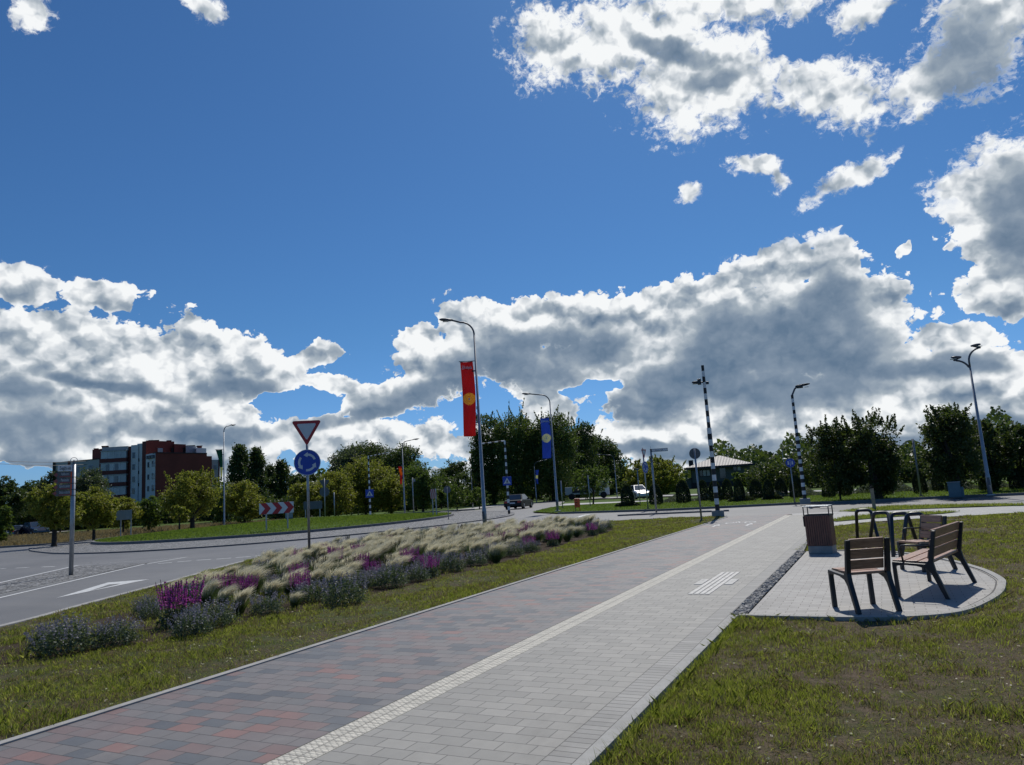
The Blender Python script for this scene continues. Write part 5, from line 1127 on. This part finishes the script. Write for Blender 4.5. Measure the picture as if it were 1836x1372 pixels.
# big dark trees on the right
g1 = g(1546, 896, .08); Dt = math.hypot(*g1.xy)
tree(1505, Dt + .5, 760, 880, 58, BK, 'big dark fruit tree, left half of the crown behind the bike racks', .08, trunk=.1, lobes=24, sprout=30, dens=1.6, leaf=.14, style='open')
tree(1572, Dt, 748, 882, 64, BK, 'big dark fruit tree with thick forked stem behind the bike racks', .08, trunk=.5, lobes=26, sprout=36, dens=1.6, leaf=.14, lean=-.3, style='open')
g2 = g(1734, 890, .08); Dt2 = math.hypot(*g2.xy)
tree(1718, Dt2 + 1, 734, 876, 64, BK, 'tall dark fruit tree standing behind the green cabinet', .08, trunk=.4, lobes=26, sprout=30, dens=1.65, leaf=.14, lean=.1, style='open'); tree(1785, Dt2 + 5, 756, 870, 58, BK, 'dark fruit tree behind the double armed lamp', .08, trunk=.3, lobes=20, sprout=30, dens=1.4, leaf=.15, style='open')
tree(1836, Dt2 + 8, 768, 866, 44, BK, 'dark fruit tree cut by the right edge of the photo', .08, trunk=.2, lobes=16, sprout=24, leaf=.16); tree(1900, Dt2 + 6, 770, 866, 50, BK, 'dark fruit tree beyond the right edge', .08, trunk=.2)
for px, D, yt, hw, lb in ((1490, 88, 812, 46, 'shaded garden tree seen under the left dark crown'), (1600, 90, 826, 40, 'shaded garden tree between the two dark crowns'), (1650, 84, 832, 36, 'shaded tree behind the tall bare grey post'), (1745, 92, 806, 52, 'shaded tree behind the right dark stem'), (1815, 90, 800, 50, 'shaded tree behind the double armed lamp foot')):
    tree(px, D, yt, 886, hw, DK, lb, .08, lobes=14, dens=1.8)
# far-off woods closing the horizon
n = 60000; a = rng.uniform(rad(28), rad(168), n); Rr = rng.uniform(250, 330, n); hgt = 9 + 4 * np.sin(a * 23) + 3 * np.sin(a * 61 + 1) + 2 * np.sin(a * 140)
P = np.stack([Rr * np.cos(a), Rr * np.sin(a), rng.random(n) ** .7 * hgt], 1); V, Fc = leaf_quads(P, 1.5, aspect=.8)
tag(tri_mesh('far_woods', V, Fc, ['leaf_dark']), 'low dark band of far woods along the horizon', 'woods', kind='stuff')

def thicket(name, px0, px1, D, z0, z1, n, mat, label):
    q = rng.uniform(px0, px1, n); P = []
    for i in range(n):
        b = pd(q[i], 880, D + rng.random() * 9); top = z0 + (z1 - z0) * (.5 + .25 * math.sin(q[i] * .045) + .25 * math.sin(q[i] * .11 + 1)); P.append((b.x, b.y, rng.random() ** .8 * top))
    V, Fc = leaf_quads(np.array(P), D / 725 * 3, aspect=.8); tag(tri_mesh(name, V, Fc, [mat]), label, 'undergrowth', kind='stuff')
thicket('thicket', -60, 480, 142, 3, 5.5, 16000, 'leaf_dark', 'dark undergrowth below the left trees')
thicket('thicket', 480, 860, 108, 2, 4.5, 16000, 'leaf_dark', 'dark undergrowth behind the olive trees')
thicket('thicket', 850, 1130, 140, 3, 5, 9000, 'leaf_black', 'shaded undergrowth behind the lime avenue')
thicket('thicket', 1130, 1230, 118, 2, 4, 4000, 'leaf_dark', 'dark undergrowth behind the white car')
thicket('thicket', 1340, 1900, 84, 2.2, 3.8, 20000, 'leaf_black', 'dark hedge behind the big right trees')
# clipped thujas along the far lawn
def thuja_proto():
    n = 5200; t = rng.random(n) ** .9; prof = np.minimum(1, t * 9 + .62) * (1 - t ** 3.2) ** .5; a = rng.random(n) * 2 * math.pi
    r = prof * (1 - .16 * rng.random(n) ** 2) * (1 + .06 * np.sin(a * 5 + t * 8))
    P = np.stack([.5 * r * np.cos(a), .5 * r * np.sin(a), .03 + t * .95], 1); V, Fc = leaf_quads(P, .075, droop=-1.2)
    return V, Fc
TV, TF = thuja_proto(); first = None
for px, yt, yb, hw in ((1126, 868, 908, 12), (1177, 866, 905, 12), (1226, 860, 902, 13), (1262, 860, 898, 10), (1284, 861, 899, 12), (1306, 858, 896, 10), (1327, 857, 899, 10), (1357, 858, 894, 12), (1380, 858, 896, 10), (1402, 855, 891, 11), (1429, 850, 893, 12), (1487, 850, 892, 12), (1517, 852, 889, 11), (1592, 845, 887, 12), (1651, 842, 885, 13), (1683, 842, 881, 11), (1707, 840, 882, 11), (1768, 838, 880, 12), (1822, 834, 877, 12)):
    p = g(px, yb, .08); D = math.hypot(*p.xy); h = zat(px, yt, D) - .08; w = 2 * hw * mpp(px, yb, D)
    if first is None:
        first = o = thing('thuja', p, 0, None, None); tri_mesh('foliage', TV, TF, ['leaf_thuja'], parent=o); MB().tube([(0, 0, 0), (0, 0, .12)], .06, 8).build('trunk', 'bark', o)
    else: o = copy_tree(first)
    o.location = p; o.scale = (w, w, h); o.rotation_euler = (0, 0, rng.random() * 6)
    tag(o, 'dark clipped columnar thuja in the row along the far lawn', 'shrub', 'clipped thujas along the far lawn')
n = 26000; t = rng.random(n); px_ = 1180 + t * 680; P = []
for i in range(n):
    d = 56 - 8 * t[i] + rng.random() * 3; v = pd(px_[i], 885, d); P.append((v.x, v.y, .08 + rng.random() * .55 * (.6 + .4 * math.sin(px_[i] * .11))))
V, Fc = leaf_quads(np.array(P), .16, droop=-1.5, aspect=.3); tag(tri_mesh('lavender_border', V, Fc, ['lavender_grey']), 'low grey green border planting between the thujas', 'planting', kind='stuff')
n = 5000; P = []
for px, yb, hw in ((1125, 908, 24), (1330, 899, 26), (1385, 896, 20)):
    b = g(px, yb, .08); s = mpp(px, yb, math.hypot(*b.xy)); u = unit(n, .5); u[:, 2] = abs(u[:, 2]); P.append(np.array(b) + u * [hw * s, hw * s * .6, .32] * rng.uniform(.8, 1, (n, 1)))
for k, q_ in enumerate(P):
    V, Fc = leaf_quads(q_, .12); tag(tri_mesh('juniper_mat', V, Fc, ['leaf_thuja']), ('low dark juniper mat under the leftmost thuja', 'low dark juniper mat in front of the house', 'low dark juniper mat left of the far banded post')[k], 'shrub')

# ------------------------------------------------------------------ flower bed
WD = np.array([.86, .5])                                  # wind: tips lean to the right of the view
def strips(B, D0, L, w, bend, seg=4):
    """curved blades: base B, start dir D0, length L, width w, bend vector -> verts, faces, segment index"""
    n = len(B); side = np.cross(D0, rng.normal(size=(n, 3))); side /= np.linalg.norm(side, axis=1)[:, None]
    rows = []
    for k in range(seg + 1):
        t = k / seg; c = B + D0 * (L * t)[:, None] + bend * (L * t * t)[:, None]; ww = (w * (1 - t * .85) / 2)[:, None]
        rows += [c - side * ww, c + side * ww]
    V = np.stack(rows, 1).reshape(-1, 3); base = (np.arange(n) * (2 * seg + 2))[:, None]
    F_ = np.concatenate([base + np.array([2 * k, 2 * k + 1, 2 * k + 3, 2 * k + 2]) for k in range(seg)], 0)
    return V, F_, np.repeat(np.arange(seg), n)
def feather_proto():
    root = thing('feather_grass_tussock', (0, 0, 0), 0, None, None)
    n = 360; a = rng.random(n) * 6.283; r = np.sqrt(rng.random(n)) * .07; B = np.stack([r * np.cos(a), r * np.sin(a), 0 * r], 1)
    d = np.stack([np.cos(a) * .33, np.sin(a) * .33, np.ones(n)], 1) + rng.normal(size=(n, 3)) * [.12, .12, .05]; L = rng.uniform(.22, .42, n)
    V, F_, s_ = strips(B, d, L, np.full(n, .0065), np.stack([np.full(n, .1), np.full(n, .05), np.full(n, -.25)], 1) + rng.normal(size=(n, 3)) * .1, 3)
    tri_mesh('blades', V, F_, ['feather_green'], parent=root)
    n = 420; lk = 11; w_ = rng.integers(0, lk, n); la = rng.random(lk) * 6.283; lr_ = rng.uniform(.05, .34, lk); ld = np.stack([np.cos(la) * lr_, np.sin(la) * lr_, np.ones(lk)], 1)
    a = rng.random(n) * 6.283; r = np.sqrt(rng.random(n)) * .05; B = np.stack([r * np.cos(a), r * np.sin(a), 0 * r], 1)
    d = ld[w_] + rng.normal(size=(n, 3)) * [.045, .045, .03]; L = rng.uniform(.36, .50, n)
    lb = np.stack([.50 * WD[0] + rng.normal(size=lk) * .14, .50 * WD[1] + rng.normal(size=lk) * .14, -.42 + rng.normal(size=lk) * .1], 1); bd = lb[w_] + rng.normal(size=(n, 3)) * .05
    B2 = B + d * (L * .38)[:, None]
    V, F_, s_ = strips(B2, d, L * .74, np.full(n, .012), bd, 5)
    tri_mesh('plume', V, F_, ['feather_straw'], parent=root); return root
def catmint_proto(rust=False):
    root = thing('catmint' if not rust else 'sage', (0, 0, 0), 0, None, None); n = 2600
    u = unit(n, .25); u[:, 2] = abs(u[:, 2]); P = u * [.30, .30, .27] * rng.uniform(.5, 1, (n, 1)) * (1 + .15 * np.sin(6 * np.arctan2(u[:, 1], u[:, 0])))[:, None]; P[:, 2] += .02
    V, F_ = leaf_quads(P, .028, aspect=.6); tri_mesh('foliage', V, F_, ['mint_leaf'], parent=root)
    m_ = 60; a = rng.random(m_) * 6.283; r = np.sqrt(rng.random(m_)) * .3; h = .26 * np.sqrt(np.maximum(.05, 1 - (r / .34) ** 2)); Q = []
    for i in range(m_):
        b = np.array([r[i] * math.cos(a[i]), r[i] * math.sin(a[i]), h[i]]); dd = np.array([math.cos(a[i]) * r[i] * 1.6 + .1, math.sin(a[i]) * r[i] * 1.6, 1]); t = rng.random(14)[:, None]
        Q.append(b + dd * t * rng.uniform(.07, .15) + rng.normal(size=(14, 3)) * .008)
    V, F_ = leaf_quads(np.concatenate(Q), .019, aspect=.8); tri_mesh('flower_spikes', V, F_, ['mint_flower'], parent=root); return root
def salvia_proto(mat, dens=46, name='salvia', w=.013):
    root = thing(name, (0, 0, 0), 0, None, None); n = 900
    u = unit(n, .2); u[:, 2] = abs(u[:, 2]); P = u * [.22, .22, .22] * rng.uniform(.4, 1, (n, 1)); V, F_ = leaf_quads(P, .045, aspect=.45); tri_mesh('foliage', V, F_, ['mint_leaf'], parent=root)
    Q = []; ba = []
    for i in range(dens):
        a = rng.random() * 6.283; r = math.sqrt(rng.random()) * .19; b = np.array([r * math.cos(a), r * math.sin(a), .16]); h = rng.uniform(.2, .32); dd = np.array([math.cos(a) * r * .9 + rng.normal() * .05, math.sin(a) * r * .9 + rng.normal() * .05, 1]); ba.append((b, dd, h))
        t = rng.uniform(.12, 1, 34)[:, None]; Q.append(b + dd * t * h + rng.normal(size=(34, 3)) * w * .55 * (1.25 - t))
    V, F_ = leaf_quads(np.concatenate(Q), .019, aspect=.85); tri_mesh('flower_spikes', V, F_, [mat], parent=root)
    mb = MB(); [mb.tube([tuple(b * [.5, .5, .2]), tuple(b), tuple(b + dd * h)], .0028, 4, cap=False) for b, dd, h in ba]; mb.build('stems', 'feather_green', root); return root
protos = {'f': [feather_proto() for _ in range(3)], 'c': [catmint_proto() for _ in range(3)], 's': [salvia_proto('salvia_flower') for _ in range(2)], 'r': [salvia_proto('rust_seed', 24, 'salvia', .008)]}
LBL = {'f': ('pale feather grass tussock in the flower bed, plumes blown to the right', 'ornamental grass', 'feather grass tussocks in the flower bed'),
       'c': ('low grey green catmint mound in the flower bed', 'flowering plant', 'catmint mounds in the flower bed'),
       's': ('magenta flowered salvia clump in the flower bed', 'flowering plant', 'magenta salvia clumps in the flower bed'),
       'r': ('salvia clump with dark faded seed spikes in the flower bed', 'flowering plant', 'faded salvia clumps in the flower bed')}
used = set(); BP = np.array(BED)
def plant(k, x, y, s=1.0, label=None):
    j = int(rng.integers(0, len(protos[k]))); p = protos[k][j]
    o = p if (k, j) not in used else copy_tree(p); used.add((k, j))
    o.location = (x, y, .05); o.rotation_euler = (0, 0, rng.normal() * .3 if k == 'f' else rng.random() * 6.28); q = s * rng.uniform(.85, 1.15); o.scale = (q, q, q * rng.uniform(.9, 1.1))
    l, c, gname = LBL[k]; tag(o, label or l, c, gname, 'thing')
    if label and 'group' in o: del o['group']
placed = []
for k, px, py, s, lb in (('c', 120, 1168, 1.15, 'catmint mound nearest the left edge, alone on bare soil'), ('c', 85, 1160, .9, 'small catmint mound half hidden at the far left end of the bed'), ('c', 207, 1156, .9, 'small catmint mound with dark spike, second from the left end'), ('c', 345, 1138, 1.1, 'large catmint mound in front of the nearest magenta salvia'), ('s', 322, 1120, 1.3, 'bright magenta salvia clump nearest the camera'), ('c', 385, 1122, 1.1, None), ('c', 270, 1108, .8, None), ('s', 403, 1070, 1.1, None), ('s', 443, 1074, .9, None),
      ('f', 398, 1092, .9, None), ('f', 370, 1062, .9, None), ('c', 478, 1100, 1.0, None), ('c', 455, 1050, 1.0, None), ('f', 600, 1066, 1.15, None), ('c', 560, 1078, 1.1, None), ('c', 620, 1082, 1.1, None), ('s', 535, 1050, 1.0, None), ('c', 700, 1052, 1.1, None), ('f', 430, 1100, .8, None), ('f', 528, 1090, .6, None), ('f', 555, 1000, 1.1, None), ('c', 262, 1098, .7, None), ('c', 345, 1080, .9, None)):
    p = g(px, py, .05); placed.append((p.x, p.y)); plant(k, p.x, p.y, s, lb)
cnt = {'f': 0, 's': 0, 'c': 0, 'r': 0}
sp = .56
for i in range(60):
    for j in range(60):
        x = -18.2 + i * sp + (j % 2) * sp / 2 + rng.normal() * .10; y = 5 + j * sp * .87 + rng.normal() * .10
        if not inpoly(np.array([x]), np.array([y]), BED)[0]: continue
        dist = np.min(np.hypot(BP[:, 0] - x, BP[:, 1] - y))
        if dist < .22 or any(math.hypot(x - a, y - b) < .42 for a, b in placed): continue
        front = x > -9.6 and dist < 1.0; z_ = math.sin(x * 1.3 + y * .7) + math.sin(y * 1.1 - x * .6); u = rng.random()
        if y < 8.3 and x > -10.4: continue
        if y < 8.0: continue
        if y < 9.2 and u < .45: continue
        if front: k = 'c' if u < .62 else ('f' if u < .92 else 's')
        elif dist < .7: k = 'c' if u < .35 else ('f' if u < .8 else 'r')
        else: k = 'f' if u < .60 - .12 * z_ * (y < 14) else ('s' if u < .665 else ('r' if u < .80 else 'c'))
        if y > 12 and k != 'f' and not front and rng.random() < .3: k = 'f'
        if cnt[k] >= 280: continue
        cnt[k] += 1; placed.append((x, y)); plant(k, x, y, 1.02 if k == 'f' else .9)
print('BED', cnt)

# ------------------------------------------------------------------ grass
_g = rng.random((64, 64))
def vnoise(x, y, s):
    x, y = x * s, y * s; i, j = np.floor(x).astype(int), np.floor(y).astype(int); fx, fy = x - i, y - j; fx, fy = fx * fx * (3 - 2 * fx), fy * fy * (3 - 2 * fy)
    q = lambda a, b: _g[a % 64, b % 64]
    return (q(i, j) * (1 - fx) + q(i + 1, j) * fx) * (1 - fy) + (q(i, j + 1) * (1 - fx) + q(i + 1, j + 1) * fx) * fy
def blades(name, X, Y, Z, h, w, mats, mi, lean=.5, label=None):
    n = len(X); a = rng.random(n) * 6.283; b = rng.random(n) * 6.283; l = rng.random(n) * lean
    B = np.stack([X, Y, Z], 1); S = np.stack([np.cos(a), np.sin(a), 0 * a], 1) * w[:, None] / 2
    Dm = np.stack([np.cos(b) * l * .45, np.sin(b) * l * .45, np.full(n, .62)], 1) * h[:, None]; T_ = np.stack([np.cos(b) * l * 1.25, np.sin(b) * l * 1.25, np.full(n, .95)], 1) * h[:, None]
    V = np.stack([B - S, B + S, B + Dm + S * .7, B + T_, B + Dm - S * .7], 1).reshape(-1, 3); base = np.arange(n)[:, None] * 5
    return tag(tri_mesh(name, V, base + np.array([0, 1, 2, 3, 4]), mats, mi), label, 'grass', kind='stuff')
def scatter(poly, n, r0, r1, az0, az1, fall, zf, patch, hscale, label, exclude=None, soil=.42, tuft=7, hmul=1.0):
    """tufts around the viewer, thinning with distance; az in degrees left of +Y"""
    u = rng.random(n * 3); e = 2 - fall; r = (r0 ** e + u * (r1 ** e - r0 ** e)) ** (1 / e); a = rad(90) + np.radians(rng.uniform(az0, az1, len(r)))
    X, Y = r * np.cos(a), r * np.sin(a); k = inpoly(X, Y, poly)
    if exclude is not None: k &= ~inpoly(X, Y, exclude)
    p = vnoise(X, Y, 1.3) * .34 + vnoise(X + 9, Y, 3.7) * .36 + vnoise(X + 3, Y + 8, 9.0) * .22 + vnoise(X, Y + 5, .35) * .18; k &= (p > soil + rng.normal(size=len(p)) * .05)
    X, Y, r, p = X[k][:n], Y[k][:n], r[k][:n], p[k][:n]
    big = vnoise(X + 31, Y + 17, 2.3) > .66
    X, Y, r, p, big = [np.repeat(q, tuft) for q in (X, Y, r, p, big)]
    X = X + rng.normal(size=len(X)) * .022 * (1 + big); Y = Y + rng.normal(size=len(Y)) * .022 * (1 + big)
    kk = inpoly(X, Y, poly); X, Y, r, p, big = X[kk], Y[kk], r[kk], p[kk], big[kk]
    h = hscale * rng.uniform(.35, 1.15, len(X)) * (1 + .55 * big) * (.55 + .75 * p) * hmul; w = (.0025 + .0035 * rng.random(len(X))) * (1 + .3 * big) * np.maximum(1, r / 8)
    mi = (rng.random(len(X)) < np.where(p < soil + .12, .5, .14)).astype(int)
    return blades('grass', X, Y, zf(X, Y), h, w, ['grass_blade', 'grass_straw'], mi, .85, label)
scatter([(PX4 + .125, -6), (PX4 + .125, 8.7)] + [(-1.6, 8.67)] + offset(PC, -.06)[1:] + [(-1.9, 16.2), (-1.75, 23.2)] + [tuple(p[:2]) for p in RL_top] + [(16, 35), (60, 30), (60, -6)], 62000, 2.2, 30, -32, 42, 1.15, lambda x, y: 0 * x + .008, 0, .043, 'patchy short grass of the right lawn in front of the benches', soil=.525)
scatter(VERGE, 56000, 3.6, 34, 5, 72, 1.0, lambda x, y: 0 * x + .036, 0, .047, 'patchy grass verge between the cycle path and the flower bed', exclude=BED, soil=.50)
scatter(BED, 4200, 6, 16, 20, 72, 1.0, lambda x, y: 0 * x + .042, 0, .055, 'weeds and thin grass growing in the bare end of the flower bed', soil=.42)
LAWNP = [(PX4 + .125, -6), (PX4 + .125, 8.7), (-1.6, 8.67)] + offset(PC, -.06)[1:] + [(-1.9, 16.2), (-1.75, 23.2)] + [tuple(p[:2]) for p in RL_top] + [(16, 35), (60, 30), (60, -6)]
def stubble(poly, n, r0, r1, az0, az1, z, label, exclude=None):
    e = .7; r = (r0 ** e + rng.random(n) * (r1 ** e - r0 ** e)) ** (1 / e); a = rad(90) + np.radians(rng.uniform(az0, az1, n)); X, Y = r * np.cos(a), r * np.sin(a)
    k = inpoly(X, Y, poly)
    if exclude is not None: k &= ~inpoly(X, Y, exclude)
    k &= vnoise(X, Y, 2.1) * .6 + vnoise(X + 4, Y, 7.0) * .4 > .36
    X, Y, r = X[k], Y[k], r[k]
    blades('grass', X, Y, 0 * X + z, rng.uniform(.008, .030, len(X)), (.003 + .003 * rng.random(len(X))) * np.maximum(1, r / 6.5), ['grass_blade', 'grass_straw'], (rng.random(len(X)) < .5).astype(int), 1.8, label)
stubble(LAWNP, 230000, 2.2, 24, -32, 42, .008, 'short trodden stubble between the tufts of the right lawn')
stubble(VERGE, 230000, 3.6, 30, 5, 72, .036, 'short stubble between the tufts of the verge', BED)
# dry leaves and bits of straw lying about
n = 2600; r = rng.uniform(2.4, 13, n); a = rad(90) + np.radians(rng.uniform(-30, 70, n)); X, Y = r * np.cos(a), r * np.sin(a); k = inpoly(X, Y, LAWNP) | inpoly(X, Y, VERGE); X, Y = X[k], Y[k]
V, Fc = leaf_quads(np.stack([X, Y, np.where(X < -5, .046, .018)], 1), .028, flat=.9, aspect=.5); tag(tri_mesh('leaf_litter', V, Fc, ['feather_straw']), 'dry straw and leaf bits scattered on the lawns', 'litter', kind='stuff')
# a fringe that creeps over the kerbs
n = 2200; y = rng.uniform(2.5, 8.7, n) ; x = PX4 + .135 + abs(rng.normal(size=n)) * .03; blades('grass', x, y, 0 * x + .008, rng.uniform(.03, .11, n), np.full(n, .005), ['grass_blade'], None, 1.0, 'grass fringe along the footpath kerb')
ps = np.array(offset(PC, -.02)); n = 2600; i = rng.integers(0, len(ps), n); x = ps[i, 0] + rng.normal(size=n) * .02; y = ps[i, 1] + rng.normal(size=n) * .02; k = y < 12; blades('grass', x[k], y[k], 0 * x[k] - .01, rng.uniform(.03, .10, k.sum()), np.full(k.sum(), .005), ['grass_blade', 'grass_straw'], (rng.random(k.sum()) < .3).astype(int), 1.2, 'grass fringe along the curved pad kerb')
# island, meadow and far lawns
def field(poly, n, zf, h0, w0, mat, label, box):
    X = rng.uniform(box[0], box[1], n); Y = rng.uniform(box[2], box[3], n); k = inpoly(X, Y, poly); X, Y = X[k], Y[k]
    return blades('grass', X, Y, zf(X, Y), h0 * rng.uniform(.5, 1.2, len(X)), np.full(len(X), w0), [mat], None, .8, label)
field([tuple(p) for p in ISA], 90000, island_z, .13, .03, 'grass_lawn', 'mown green grass on the roundabout island', (-53, -27, 27, 57))
field([(-140, 22)] + [(p[0] - .3, p[1] + .2) for p in FL if p[1] < 60] + [(-75, 62), (-90, 55), (-140, 45)], 60000, lambda x, y: 0 * x, .42, .045, 'grass_straw', 'dry straw coloured meadow grass behind the left kerb', (-120, -50, 18, 62))
field(spline(cross_far, .8)[::-1] + [tuple(p[:2]) for p in (g(955, 919.7), g(1000, 908.5), g(1110, 903), g(1160, 901))] + [(-10, 60), (30, 60)], 60000, lambda x, y: 0 * x + .08, .07, .03, 'grass_lawn', 'mown green lawn across the road', (-26, 16, 39, 60))
for k, W_ in enumerate((WEDGE1, WEDGE2)): field(W_, 30000, lambda x, y: 0 * x + .05, .07, .014, 'grass_blade', ('grass wedge between road and side footpath', 'grass wedge nearest the bike racks')[k], (-2.5, 5, 24, 35))
